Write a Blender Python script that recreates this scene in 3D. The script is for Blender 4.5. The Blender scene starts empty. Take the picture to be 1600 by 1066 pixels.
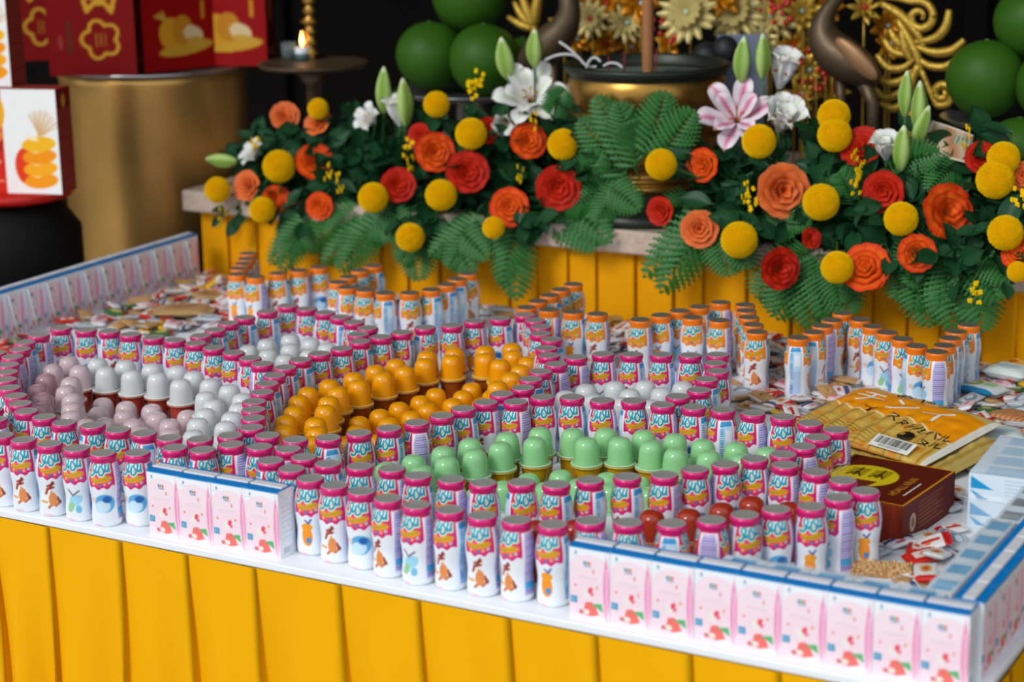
import bpy, math, random
import numpy as np
from mathutils import Vector, Matrix, Quaternion

random.seed(7)
rng = np.random.default_rng(7)
S = 0.01          # all builders work in centimetres
TZ = 75.0         # table top above the floor
C = bpy.context.scene.collection

# ------------------------------------------------------------------ camera
FPX, PITCH, ROLL, YAW = 3148.62, 0.25573, -0.01758, -0.51093
CX, CY, CH = 102.583, -195.525, 91.216      # camera, relative to table top
cp, sp = math.cos(PITCH), math.sin(PITCH)
cr, sr = math.cos(ROLL), math.sin(ROLL)
cw, sw = math.cos(YAW), math.sin(YAW)
fwd_h = Vector((sw, cw, 0)); right0 = Vector((cw, -sw, 0))
fwd = fwd_h * cp + Vector((0, 0, -sp)); up0 = fwd_h * sp + Vector((0, 0, cp))
camr = right0 * cr + up0 * sr; camu = -right0 * sr + up0 * cr
cam = bpy.data.cameras.new('camera'); camo = bpy.data.objects.new('camera', cam); C.objects.link(camo)
m = Matrix((( camr.x, camu.x, -fwd.x, CX*S), (camr.y, camu.y, -fwd.y, CY*S), (camr.z, camu.z, -fwd.z, (CH+TZ)*S), (0,0,0,1)))
camo.matrix_world = m
cam.sensor_width = 36.0; cam.lens = FPX/1600*36.0; cam.clip_end = 60
cam.dof.use_dof = True; cam.dof.focus_distance = 2.88; cam.dof.aperture_fstop = 3.7
bpy.context.scene.camera = camo

# ------------------------------------------------------------------ light
sc = bpy.context.scene
w = bpy.data.worlds.new('overcast_sky'); sc.world = w; w.use_nodes = True
bg = w.node_tree.nodes['Background']; bg.inputs[0].default_value = (0.86, 0.93, 1.0, 1); bg.inputs[1].default_value = 1.0
sc.view_settings.view_transform = 'Standard'
try: sc.view_settings.look = 'None'
except Exception: pass
sc.view_settings.gamma = 1.0; sc.view_settings.use_curve_mapping = False
sc.view_settings.exposure = 0.02
sun = bpy.data.lights.new('hazy_sun', 'SUN'); sun.energy = 1.55; sun.angle = math.radians(20); sun.color = (1, .97, .93)
suno = bpy.data.objects.new('hazy_sun', sun); C.objects.link(suno); suno.location = (-1, -5, 6)
suno.rotation_euler = Vector((0.18, 0.80, -0.57)).to_track_quat('-Z', 'Y').to_euler()

# ------------------------------------------------------------------ helpers
def ray(u, v):
    x = (u-800)/FPX; y = -(v-533)/FPX
    X = cr*x - sr*y; U = sr*x + cr*y
    Y = cp + sp*U; Z = -sp + cp*U
    return (cw*X + sw*Y, -sw*X + cw*Y, Z)
def az(u, v, z):
    r = ray(u, v); t = (z-CH)/r[2]; return CX+t*r[0], CY+t*r[1]
def ay(u, v, Y):
    r = ray(u, v); t = (Y-CY)/r[1]; return Vector((CX+t*r[0], Y, CH+t*r[2])), FPX/t
def pix(x, y, z):
    d = Vector((x-CX, y-CY, z-CH)); D = d.dot(fwd)
    return 800+FPX*d.dot(camr)/D, 533-FPX*d.dot(camu)/D

def lin(c):
    c = np.asarray(c, float)
    if c.max() > 1.001: c = c/255.0
    return np.where(c <= .04045, c/12.92, ((c+.055)/1.055)**2.4)
def rgba(c):
    l = lin(c); return (float(l[0]), float(l[1]), float(l[2]), 1)

def mat(name, col=None, rough=.5, metal=0., vcol=False, noise=.06, nscale=40., bump=0., bscale=60., trans=0., alpha=1., sss=0., spec=.5, coat=0., emit=None, emits=0., ior=1.45):
    m = bpy.data.materials.new(name); m.use_nodes = True
    nt = m.node_tree; n = nt.nodes; b = n['Principled BSDF']
    b.inputs['Roughness'].default_value = rough; b.inputs['Metallic'].default_value = metal
    b.inputs['Specular IOR Level'].default_value = spec; b.inputs['IOR'].default_value = ior
    b.inputs['Transmission Weight'].default_value = trans; b.inputs['Alpha'].default_value = alpha
    b.inputs['Coat Weight'].default_value = coat
    if sss:
        b.inputs['Subsurface Weight'].default_value = sss; b.inputs['Subsurface Scale'].default_value = .01
        b.inputs['Subsurface Radius'].default_value = (1, 1, 1)
    tc = n.new('ShaderNodeTexCoord')
    nz = n.new('ShaderNodeTexNoise'); nz.inputs['Scale'].default_value = nscale; nz.inputs['Detail'].default_value = 3
    nt.links.new(tc.outputs['Object'], nz.inputs['Vector'])
    mp = n.new('ShaderNodeMapRange'); mp.inputs[3].default_value = 1-noise; mp.inputs[4].default_value = 1+noise
    nt.links.new(nz.outputs['Fac'], mp.inputs[0])
    mx = n.new('ShaderNodeVectorMath'); mx.operation = 'SCALE'
    if vcol:
        a = n.new('ShaderNodeAttribute'); a.attribute_name = 'Col'; nt.links.new(a.outputs['Color'], mx.inputs[0])
    else: mx.inputs[0].default_value = rgba(col)[:3]
    nt.links.new(mp.outputs[0], mx.inputs['Scale']); nt.links.new(mx.outputs[0], b.inputs['Base Color'])
    if emit is not None:
        b.inputs['Emission Color'].default_value = rgba(emit); b.inputs['Emission Strength'].default_value = emits
    if bump:
        bz = n.new('ShaderNodeTexNoise'); bz.inputs['Scale'].default_value = bscale; bz.inputs['Detail'].default_value = 4
        nt.links.new(tc.outputs['Object'], bz.inputs['Vector'])
        bp = n.new('ShaderNodeBump'); bp.inputs['Strength'].default_value = bump; bp.inputs['Distance'].default_value = .004
        nt.links.new(bz.outputs['Fac'], bp.inputs['Height']); nt.links.new(bp.outputs[0], b.inputs['Normal'])
    return m

def mesh(name, V, F, mt=None, smooth=True, col=None, mi=None):
    me = bpy.data.meshes.new(name)
    V = np.asarray(V, float)*S
    me.from_pydata(V.tolist(), [], [list(map(int, f)) for f in F])
    if smooth: me.polygons.foreach_set('use_smooth', [True]*len(me.polygons))
    if mt is not None:
        for q in (mt if isinstance(mt, (list, tuple)) else [mt]): me.materials.append(q)
    if mi is not None: me.polygons.foreach_set('material_index', [int(i) for i in mi])
    if col is not None:
        a = me.color_attributes.new('Col', 'FLOAT_COLOR', 'POINT')
        c4 = np.ones((len(V), 4)); c4[:, :3] = lin(np.clip(np.asarray(col, float), 0, 1)); a.data.foreach_set('color', c4.ravel())
    me.update(); return me

def empty(name, label, cat, loc, rz=0., group=None, rot=None, scale=1.):
    o = bpy.data.objects.new(name, None); C.objects.link(o); o.empty_display_size = .02
    o.location = (loc[0]*S, loc[1]*S, (loc[2]+TZ)*S)
    if rot is not None: o.rotation_mode = 'QUATERNION'; o.rotation_quaternion = rot
    else: o.rotation_euler = (0, 0, rz)
    o.scale = (scale,)*3
    o['label'] = label; o['category'] = cat
    if group: o['group'] = group
    return o
def part(name, me, parent, loc=(0,0,0), rot=None, scale=None, label=None, kind=None):
    o = bpy.data.objects.new(name, me); C.objects.link(o); o.parent = parent
    o.location = (loc[0]*S, loc[1]*S, loc[2]*S)
    if rot is not None:
        if isinstance(rot, Quaternion): o.rotation_mode = 'QUATERNION'; o.rotation_quaternion = rot
        else: o.rotation_euler = rot
    if scale is not None: o.scale = scale if hasattr(scale, '__len__') else (scale,)*3
    if label: o['label'] = label
    if kind: o['kind'] = kind
    return o
def single(name, me, label, cat, loc=(0,0,0), rz=0., group=None, rot=None, scale=None):
    o = bpy.data.objects.new(name, me); C.objects.link(o)
    o.location = (loc[0]*S, loc[1]*S, (loc[2]+TZ)*S)
    if rot is not None: o.rotation_mode = 'QUATERNION'; o.rotation_quaternion = rot
    else: o.rotation_euler = (0, 0, rz)
    if scale is not None: o.scale = scale if hasattr(scale, '__len__') else (scale,)*3
    o['label'] = label; o['category'] = cat
    if group: o['group'] = group
    return o
def struct(name, me, loc=(0,0,0), label=None):
    o = bpy.data.objects.new(name, me); C.objects.link(o); o.location = (loc[0]*S, loc[1]*S, (loc[2]+TZ)*S); o['kind'] = 'structure'
    o['label'] = label or name.replace('_', ' '); o['category'] = 'structure'
    return o

def lathe(prof, n=32, capb=True, capt=True):
    prof = np.asarray(prof, float); k = len(prof)
    th = np.arange(n)*2*np.pi/n
    V = np.stack([prof[:, None, 0]*np.cos(th), prof[:, None, 0]*np.sin(th), np.repeat(prof[:, 1:2], n, 1)], 2).reshape(-1, 3)
    F = [(i*n+j, i*n+(j+1) % n, (i+1)*n+(j+1) % n, (i+1)*n+j) for i in range(k-1) for j in range(n)]
    if capb: F.append(tuple(range(n))[::-1])
    if capt: F.append(tuple((k-1)*n+j for j in range(n)))
    return V, F
def gridf(nu, nv, off=0):
    return [(off+i*nv+j, off+(i+1)*nv+j, off+(i+1)*nv+j+1, off+i*nv+j+1) for i in range(nu-1) for j in range(nv-1)]
def box(x0, x1, y0, y1, z0, z1):
    V = [(x, y, z) for z in (z0, z1) for x, y in ((x0, y0), (x1, y0), (x1, y1), (x0, y1))]
    F = [(3,2,1,0), (4,5,6,7), (0,1,5,4), (1,2,6,5), (2,3,7,6), (3,0,4,7)]
    return V, F
def rbox(x0, x1, y0, y1, z0, z1, r=.15):
    """box with chamfered edges"""
    V = []; F = []
    xs = (x0, x1); ys = (y0, y1); zs = (z0, z1)
    idx = {}
    for a in (0, 1):
        for b in (0, 1):
            for c in (0, 1):
                sx = r if a == 0 else -r; sy = r if b == 0 else -r; sz = r if c == 0 else -r
                for ax in range(3):
                    p = [xs[a]+sx, ys[b]+sy, zs[c]+sz]; p[ax] = (xs[a], ys[b], zs[c])[ax]
                    idx[(a, b, c, ax)] = len(V); V.append(p)
    def q(*k): F.append(tuple(idx[i] for i in k))
    for ax in range(3):
        o = [i for i in range(3) if i != ax]
        for s in (0, 1):
            ks = []
            for p, t in ((0, 0), (1, 0), (1, 1), (0, 1)):
                k = [0, 0, 0]; k[ax] = s; k[o[0]] = p; k[o[1]] = t; ks.append((*k, ax))
            if (s == 0) != (ax == 1): ks = ks[::-1]
            q(*ks)
    for ax in range(3):      # edge strips along axis ax
        o = [i for i in range(3) if i != ax]
        for p in (0, 1):
            for t in (0, 1):
                k0 = [0]*3; k1 = [0]*3; k0[ax] = 0; k1[ax] = 1
                for k in (k0, k1): k[o[0]] = p; k[o[1]] = t
                ks = [(*k0, o[0]), (*k1, o[0]), (*k1, o[1]), (*k0, o[1])]
                if ((p == t) != (ax == 1)): ks = ks[::-1]
                q(*ks)
    for a in (0, 1):
        for b in (0, 1):
            for c in (0, 1):
                ks = [(a, b, c, 0), (a, b, c, 1), (a, b, c, 2)]
                if (a+b+c) % 2 == 0: ks = ks[::-1]
                q(*ks)
    return V, F
def join(*vf):
    V = []; F = []; 
    for v, f in vf:
        o = len(V); V += [tuple(p) for p in v]; F += [tuple(i+o for i in q) for q in f]
    return V, F
def tube(pts, rad, n=8, flat=1.0, caps=True):
    pts = [Vector(p) for p in pts]; k = len(pts)
    if not hasattr(rad, '__len__'): rad = [rad]*k
    V = []; F = []
    ref = Vector((0, 0, 1)) if abs((pts[-1]-pts[0]).normalized().z) < .9 else Vector((1, 0, 0))
    for i, p in enumerate(pts):
        t = (pts[min(i+1, k-1)]-pts[max(i-1, 0)]).normalized()
        a = t.cross(ref)
        if a.length < 1e-4: a = t.cross(Vector((0.3, 1, 0.2)))
        a.normalize(); b = t.cross(a)
        for j in range(n):
            th = 2*math.pi*j/n
            V.append(p + a*math.cos(th)*rad[i] + b*math.sin(th)*rad[i]*flat)
    for i in range(k-1):
        for j in range(n): F.append((i*n+j, i*n+(j+1) % n, (i+1)*n+(j+1) % n, (i+1)*n+j))
    if caps: F.append(tuple(range(n))[::-1]); F.append(tuple((k-1)*n+j for j in range(n)))
    return V, F
def ico(r, n1=16, n2=10, c=(0,0,0), sc=(1,1,1)):
    prof = [(max(1e-3, math.sin(math.pi*i/(n2))*r), -math.cos(math.pi*i/n2)*r) for i in range(n2+1)]
    V, F = lathe(prof, n1, False, False)
    return V*np.array(sc)+np.array(c), F
def bez(p0, p1, p2, n=8):
    p0, p1, p2 = Vector(p0), Vector(p1), Vector(p2)
    return [p0*(1-t)**2+p1*2*t*(1-t)+p2*t*t for t in [i/(n-1) for i in range(n)]]

# -- flat print drawn as signed distances on a dense vertex grid
class Paint:
    def __init__(s, U, V, base, aa=.05):
        s.U = np.asarray(U, float); s.V = np.asarray(V, float); s.C = np.zeros((len(s.U), 3)); s.C[:] = np.asarray(base)/255.; s.aa = aa
    def put(s, d, col, a=1.):
        m = np.clip(.5-d/s.aa, 0, 1)[:, None]*a; s.C = s.C*(1-m)+np.asarray(col)/255.*m
    def line(s, pts):
        d = np.full(len(s.U), 1e9)
        for (x0, y0), (x1, y1) in zip(pts[:-1], pts[1:]):
            dx, dy = x1-x0, y1-y0; L = dx*dx+dy*dy+1e-12
            t = np.clip(((s.U-x0)*dx+(s.V-y0)*dy)/L, 0, 1)
            d = np.minimum(d, np.hypot(s.U-x0-t*dx, s.V-y0-t*dy))
        return d
    def ell(s, x, y, a, b, r=0.):
        c, q = math.cos(r), math.sin(r); X = (s.U-x)*c+(s.V-y)*q; Y = -(s.U-x)*q+(s.V-y)*c
        return (np.hypot(X/a, Y/b)-1)*min(a, b)
    def rect(s, x0, x1, y0, y1):
        return np.maximum(np.abs(s.U-(x0+x1)/2)-(x1-x0)/2, np.abs(s.V-(y0+y1)/2)-(y1-y0)/2)
    def poly(s, pts):
        pts = list(pts); d = s.line(pts+[pts[0]]); ins = np.zeros(len(s.U), bool); n = len(pts)
        for i in range(n):
            x0, y0 = pts[i]; x1, y1 = pts[(i+1) % n]
            if y0 == y1: continue
            cnd = ((y0 > s.V) != (y1 > s.V)) & (s.U < (x1-x0)*(s.V-y0)/(y1-y0)+x0); ins ^= cnd
        return np.where(ins, -d, d)

GLY_S = [(.98,.80),(.80,.97),(.48,1.),(.24,.86),(.24,.68),(.48,.54),(.70,.40),(.74,.20),(.54,.03),(.22,0.),(0.,.14)]
GLY_U = [(.05,.92),(.08,.35),(.25,.06),(.52,.06),(.76,.32),(.84,.95)]
GLY_U2 = [(.84,.95),(.86,.25),(1.,.05)]
def draw_susu(p, x, y, sc=1.):
    """the wordmark, centred at x, with the baseline y"""
    st = []
    pos = -1.68
    for g, wd, hh in (('S', .95, 1.7), ('u', .70, 1.0), ('S', .95, 1.7), ('u', .70, 1.0)):
        up = .09*(pos+1.6)
        lift = 0. if g == 'S' else .38
        for G in ([GLY_S] if g == 'S' else [GLY_U, GLY_U2]):
            st.append([(x+(pos+a*wd+.16*b*hh)*sc, y+(up+lift+b*hh)*sc) for a, b in G])
        pos += wd*.92
    d = np.full(len(p.U), 1e9)
    for q in st: d = np.minimum(d, p.line(q))
    p.put(d-.33*sc, (206, 206, 80)); p.put(d-.255*sc, (243, 250, 246)); p.put(d-.15*sc, (8, 142, 172))

# ------------------------------------------------------------------ materials
M_vc = mat('printed_gloss', vcol=True, rough=.32, noise=.02, coat=.15)
M_vcm = mat('printed_matt', vcol=True, rough=.55, noise=.03, spec=.2)
M_film = mat('clear_film', (235, 240, 245), rough=.12, alpha=.22, noise=.02, spec=.6, bump=.25, bscale=50)
M_pink = mat('pink_cap_foil', (214, 22, 112), rough=.25, noise=.05, coat=.3)
M_orange = mat('orange_cap_foil', (243, 122, 8), rough=.33, noise=.05, coat=.2)
M_foil = mat('grey_foil', (158, 156, 152), rough=.5, metal=.2, noise=.08, nscale=120, bump=.1, bscale=200)
M_foild = mat('dark_grey_foil', (112, 114, 104), rough=.45, metal=.25, noise=.08, nscale=120)
M_rim = mat('foil_rim', (196, 194, 196), rough=.35, metal=.3)
M_white = mat('white_laminate', (236, 240, 244), rough=.5, noise=.02)
M_skirt = mat('yellow_satin_cloth', (240, 172, 0), rough=.7, spec=.12, noise=.03, nscale=8, bump=.03, bscale=400)
M_askirt = mat('amber_satin_cloth', (236, 162, 0), rough=.6, spec=.15, noise=.08, nscale=25, bump=.35, bscale=28)
M_marble = mat('speckled_marble', (196, 176, 160), rough=.35, noise=.28, nscale=90)
M_dark = mat('dark_wood', (12, 9, 7), rough=.8, noise=.3, nscale=10, bump=.1, spec=.15)
M_black = mat('black_paint', (10, 11, 10), rough=.7, noise=.2, spec=.2)
M_floor = mat('grey_floor_tile', (120, 116, 110), rough=.5, noise=.1, nscale=4)
M_brass = mat('aged_brass', (176, 132, 62), rough=.32, metal=.9, noise=.25, nscale=14, bump=.08)
M_brassd = mat('dull_brass_sheet', (222, 174, 98), rough=.34, metal=.8, noise=.3, nscale=6, bump=.05)
M_bronze = mat('dark_bronze', (92, 76, 56), rough=.45, metal=.5, noise=.35, nscale=18, bump=.2)
M_patina = mat('dark_patina', (46, 52, 44), rough=.4, metal=.4, noise=.3, nscale=20)
M_gold = mat('gold_glitter', (198, 162, 62), rough=.38, metal=.55, noise=.35, nscale=160, bump=.5, bscale=220)
M_goldp = mat('pale_gold_foil', (214, 196, 128), rough=.42, metal=.3, noise=.25, nscale=90)
M_steel = mat('steel', (180, 182, 186), rough=.28, metal=.9)
M_red = mat('red_plastic', (196, 24, 16), rough=.35)
M_greenl = mat('dark_leaf', (30, 74, 42), rough=.45, noise=.3, nscale=14, spec=.3)
M_fern = mat('fern_green', (36, 106, 36), rough=.48, noise=.3, nscale=18)
M_stem = mat('stem_green', (58, 100, 46), rough=.5, noise=.2)
M_pom = mat('pompom_yellow', (244, 200, 0), rough=.8, spec=.15, noise=.12, nscale=60)
M_foam = mat('floral_foam', (36, 70, 40), rough=.9, bump=.4)
M_pomelo = mat('pomelo_skin', (50, 92, 20), rough=.5, spec=.25, noise=.35, nscale=9, bump=.15, bscale=160)
M_ceil = mat('dark_ceiling', (40, 34, 28), rough=.8)
M_straw = mat('white_straw', (232, 234, 236), rough=.4)
M_tan = mat('incense_brown', (164, 108, 66), rough=.7, noise=.15, bump=.3)
M_ash = mat('white_ash', (190, 192, 192), rough=.8)
M_redstick = mat('red_incense_stick', (150, 26, 30), rough=.7)

# ------------------------------------------------------------------ the place
YM = 130.3          # front of the altar
ZA = 17.1           # altar slab top
V, F = box(-700, 600, -900, 420, -78, -TZ); struct('floor', mesh('floor', V, F, M_floor, False), label='grey floor of the temple hall')
V, F = box(-560, 400, 262, 272, -TZ, 330); struct('wall_back', mesh('wall_back', V, F, M_dark, False), label='dark wooden wall behind the altar')
V, F = box(-570, -560, -20, 272, -TZ, 330); struct('wall_left', mesh('wall_left', V, F, M_dark, False), label='dark wall left of the altar')
V, F = box(400, 410, -20, 272, -TZ, 330); struct('wall_right', mesh('wall_right', V, F, M_dark, False), label='dark wall right of the altar')
V, F = box(-570, 410, 20, 272, 200, 209); struct('ceiling', mesh('ceiling', V, F, M_ceil, False), label='dark roof over the altar')
# wall panel boards
for i in range(12):
    V, F = rbox(-3, 3, -1.5, 1.5, -TZ, 200, .4)
    o = part('batten', mesh('batten', V, F, M_dark, False), bpy.data.objects['wall_back'], (-420+i*65, 260.6, 0))

# offering table
TX0, TX1, TY0 = -157., 49.2, -1.6
t = empty('offering_table', 'long table with white top edge carrying the bottles and cartons', 'table', (0, 0, -TZ))
V, F = rbox(TX0, TX1, TY0, YM-.4, TZ-1.0, TZ, .12); part('tabletop', mesh('tabletop', V, F, M_white, False), t, label='white table top')
for x in (TX0+8, TX1-8):
    for y in (8, YM-10):
        V, F = rbox(x-2, x+2, y-2, y+2, 0, TZ-1.0, .2); part('leg', mesh('table_leg', V, F, M_steel, False), t)

def skirt_path(x0, x1, amp, step, jit, seed):
    r = random.Random(seed); p = []; x = x0
    while x < x1:
        L = step*(1+r.uniform(-jit, jit))
        for k in range(9):
            q = k/8; p.append((x+L*q, q**2.2*amp*1., 0.))
        p.append((x+L-.35, amp*.75, 1.)); p.append((x+L-.9, amp*.35, 1.)); p.append((x+L-.2, 0., 1.))
        x += L
    return p
def skirt_mesh(name, length, amp, step, jit, seed, ztop, zbot, mt, skew, grow=True, nz=26):
    P = skirt_path(0, length, amp, step, jit, seed); n = len(P); V = []
    for j in range(nz):
        q = j/(nz-1); z = ztop+(zbot-ztop)*q; g = (.10+1.1*min(1, q*2.2)) if grow else (.6+.4*q)
        for i, (x, d, tk) in enumerate(P):
            s = skew*q*(1+.6*math.sin(x*.045+1.3))
            g2 = max(0, min(1, (q-.06)*2.6)); wv = 1.5*g2*math.sin(x*.54+2.5*q+1.1*math.sin(x*.09))+.8*g2*math.sin(x*1.07-4*q+1+math.sin(x*.13))
            V.append((x+s, -(d*g+wv*(1. if grow else .2)+.05), z))
    F = [(j*n+i, (j+1)*n+i, (j+1)*n+i+1, j*n+i+1) for j in range(nz-1) for i in range(n-1)]
    return mesh(name, V, F, mt, True)
me = skirt_mesh('table_skirt', TX1-TX0-2, 1.5, 11.6, .12, 3, -.95, -72, M_skirt, 2.2)
single('table_skirt', me, 'bright yellow pleated cloth hanging along the front of the offering table', 'table skirt', (TX0+.5, TY0-.1, 0))
me = skirt_mesh('table_side_skirt', 130, 1.5, 11.6, .12, 5, -.95, -72, M_skirt, 2.)
single('table_skirt', me, 'yellow pleated cloth hanging from the short end of the offering table', 'table skirt', (TX1+.15, TY0+.3, 0), rz=math.pi/2)

# altar
t = empty('altar', 'marble slab altar standing behind the offering table', 'altar', (0, 0, -TZ))
V, F = rbox(-158, 190, YM, 225, TZ+12.7, TZ+ZA, .35); part('slab', mesh('slab', V, F, M_marble, False), t, label='speckled pink grey marble slab')
V, F = box(-152, 184, YM+6, 220, 0, TZ+12.7); part('base', mesh('altar_base', V, F, M_dark, False), t)
me = skirt_mesh('altar_skirt', 340, .9, 7.2, .2, 11, 12.6, -60, M_askirt, 0., False, 8)
single('altar_skirt', me, 'amber pleated satin cloth hanging below the marble slab', 'altar cloth', (-155.8, YM+3.5, 0))


# ------------------------------------------------------------------ yogurt drink bottles
BH = 9.9
def catmull(P, n):
    P = np.asarray(P, float); t = np.concatenate([[0], np.cumsum(np.hypot(*np.diff(P, axis=0).T))]); q = np.linspace(0, t[-1], n)
    # smooth interpolation (monotone-ish): cubic hermite with finite differences
    m = np.gradient(P, t, axis=0); o = []
    for x in q:
        i = min(np.searchsorted(t, x, side='right')-1, len(P)-2); h = t[i+1]-t[i]; s = (x-t[i])/h
        o.append((2*s**3-3*s*s+1)*P[i]+(s**3-2*s*s+s)*h*m[i]+(-2*s**3+3*s*s)*P[i+1]+(s**3-s*s)*h*m[i+1])
    return np.array(o)
def bottle_body(kind, var):
    prof = catmull([(1.72,.02),(1.93,.22),(2.03,.8),(2.02,1.6),(1.93,2.7),(1.90,3.3),(1.98,4.2),(2.10,5.2),(2.15,6.1),(2.10,7.0),(1.97,7.8),(1.78,8.5),(1.60,8.95),(1.56,9.05)], 92)
    n = 150
    V, F = lathe(prof, n, True, False)
    th = np.tile(np.arange(n)*2*np.pi/n, len(prof)); z = V[:, 2]
    a = (th+np.pi) % (2*np.pi)-np.pi              # -pi..pi
    front = np.abs(a) < np.pi/2
    al = np.where(front, a, (a+2*np.pi) % (2*np.pi)-np.pi)*2.05   # arc distance from nearest logo
    p = Paint(al, z, (236, 241, 247), .07)
    main = (214, 20, 108) if kind == 'pink' else (245, 128, 10)
    hot = (242, 70, 150) if kind == 'pink' else (250, 160, 30)
    r = random.Random(var*7+1)
    # lower pictures
    p.U = al/1.5; p.V = 2.75+(z-2.9)/1.35
    if var == 0:      # blue swirl wave
        p.put(p.ell(.25, 3.1, 1.0, .95, .3), (92, 172, 224)); p.put(p.ell(.0, 2.75, .8, .62, .2), (200, 228, 246)); p.put(p.ell(.5, 3.5, .42, .36), (36, 104, 178)); p.put(p.ell(-.9, 3.4, .3, .3), (232, 208, 190))
    elif var == 1:    # brown leafy strokes
        for k in range(9): 
            x, y, an = r.uniform(-.7, .7), r.uniform(1.6, 4.), r.uniform(0, 3.1)
            p.put(p.line([(x, y), (x+.6*math.cos(an), y+.6*math.sin(an))])-.12, [(176, 74, 52), (206, 112, 70), (140, 60, 50), (232, 168, 96)][k % 4])
        p.put(p.ell(.05, 2.5, .42, .7), (226, 140, 80))
    elif var == 2:    # orange patch
        p.put(p.ell(-.1, 2.6, .5, .95, .1), (246, 146, 30)); p.put(p.ell(-.1, 3.5, .52, .42), (250, 160, 40)); p.put(p.ell(.05, 2.2, .25, .3), (80, 140, 200)); p.put(p.line([(-.2, 4.2), (.1, 3.9), (.3, 4.3)])-.08, (60, 90, 170))
    else:             # pale blue and green
        p.put(p.ell(.1, 2.9, .75, .55, .5), (160, 214, 240)); p.put(p.ell(-.35, 2.2, .35, .55, -.3), (150, 204, 150)); p.put(p.line([(-.5, 4.0), (-.1, 3.4), (.5, 3.9)])-.09, (126, 120, 140)); p.put(p.ell(.4, 2.0, .3, .4), (120, 190, 226))
    p.put(p.ell(-.5, .85, .55, .12), (246, 190, 206))
    p.U = al; p.V = z-.95
    # coloured badge
    edge = 4.55+.16*np.sin(al*5.2+var)+.28*(al/1.6)**2
    d = np.maximum(np.abs(al)-1.92, edge-p.V)
    p.put(np.where(z > 8.75, -1., d), main)
    p.put(np.maximum(np.abs(al)-1.6, np.maximum(edge+.25-p.V, p.V-6.3)), hot, .55)
    p.put(p.ell(.05, 5.85, 1.55, .5, .08), (238, 150, 34)); p.put(p.line([(-1.1, 5.55), (-.3, 5.65), (.5, 5.85), (1.2, 6.15)])-.1, (150, 168, 30))
    p.put(p.ell(-.35, 6.15, .36, .2), (238, 60, 140))
    for x, y, c in ((-.95, 5.2, (246, 190, 120)), (-.05, 5.05, (20, 134, 190)), (.55, 5.15, (244, 170, 130)), (1.15, 5.35, (160, 214, 190)), (-.5, 5.12, (238, 100, 60))):
        p.put(p.ell(x, y, .2, .2), c)
    draw_susu(p, -.02, 6.3, .93)
    p.V = z
    # side panels
    c2 = np.where(a > 0, a-np.pi/2, a+np.pi/2)*2.05
    p.U = c2
    hw = 1.02
    pan = np.maximum(np.abs(c2)-hw+.06*np.maximum(0, z-7.5)*3, np.maximum(z-8.6, .9-z))
    blue = np.where(a > 0, pan, 1e3); lav = np.where(a > 0, 1e3, pan)
    p.put(blue-.1, (250, 240, 248)); p.put(lav-.1, (250, 238, 248))
    p.put(blue, (190, 222, 243)); p.put(lav, (206, 198, 232))
    p.put(np.maximum(blue, 7.95-z), (44, 150, 208))
    p.put(np.maximum(np.maximum(np.abs(c2+.62)-.25, blue), np.abs(((z*3.1) % 1)-.5)-.26), (70, 150, 206))
    p.put(np.maximum(blue, np.maximum(np.abs(c2-.3)-.42, np.abs(z-6.5)-.9)), (228, 240, 250))
    p.put(np.maximum(blue+.1, np.maximum(np.abs(((z*3.4) % 1)-.5)-.17, z-4.7)), (150, 160, 212))
    p.put(np.maximum(lav+.12, np.abs(((z*3.0) % 1)-.5)-.2), (122, 108, 186))
    p.put(np.maximum(lav+.08, np.maximum(1.7-z, z-2.5)), (66, 170, 218)); p.put(np.maximum(lav+.2, np.maximum(np.maximum(.9-z, z-1.65), np.abs(((c2*4) % 1)-.5)-.3)), (150, 140, 200))
    return mesh(kind+'_bottle_body', V, F, M_vc, True, p.C)
BODY = {k: [bottle_body(k, i) for i in range(4)] for k in ('pink', 'orange')}
capv = lathe([(1.50,8.8),(1.66,8.86),(1.70,8.98),(1.64,9.08),(1.66,9.14),(1.80,9.22),(1.83,9.36),(1.83,9.6),(1.76,9.82),(1.66,9.87),(1.62,9.84)], 40, True, False)
capo = lathe([(1.50,8.5),(1.74,8.56),(1.68,8.8),(1.68,9.05),(1.74,9.3),(1.76,9.6),(1.72,9.82),(1.66,9.87),(1.62,9.84)], 40, True, False)
CAP = {'pink': mesh('pink_neck_band', *capv, M_pink), 'orange': mesh('orange_neck_band', *capo, M_orange)}
lidv = lathe([(1.66,9.86),(1.65,9.90),(1.58,9.92),(1.54,9.905),(.9,9.895),(.02,9.895)], 40, True, True)
LID = {'pink': mesh('foil_lid', *lidv, [M_rim, M_foil], True, None, [0 if i < 80 else 1 for i in range(len(lidv[1]))]),
       'orange': mesh('foil_lid_dark', *lidv, M_foild)}
OBST = []       # (x, y, r)
bottles = []    # [x, y, kind, label, group]
def bot(kind, pts, label, group):
    for u, v in pts:
        x, y = az(u, v, BH); bottles.append([x, y, kind, label, group])
L1 = 'pink-capped yogurt drink bottle in the row along the yellow-skirted table edge'
bot('pink', [(4,680),(34,686.7),(77.4,693),(119.6,700),(161,707.5),(214,707), (484.5,747),(522,758),(565,767),(605.6,778.5),(651,788.6),(703,796),(753.5,805),(807,812),(864,819)], L1, 'bottles along the table edge')
L1 = 'pink-capped yogurt drink bottle in the loop around the pink and white jelly cups'
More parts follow.
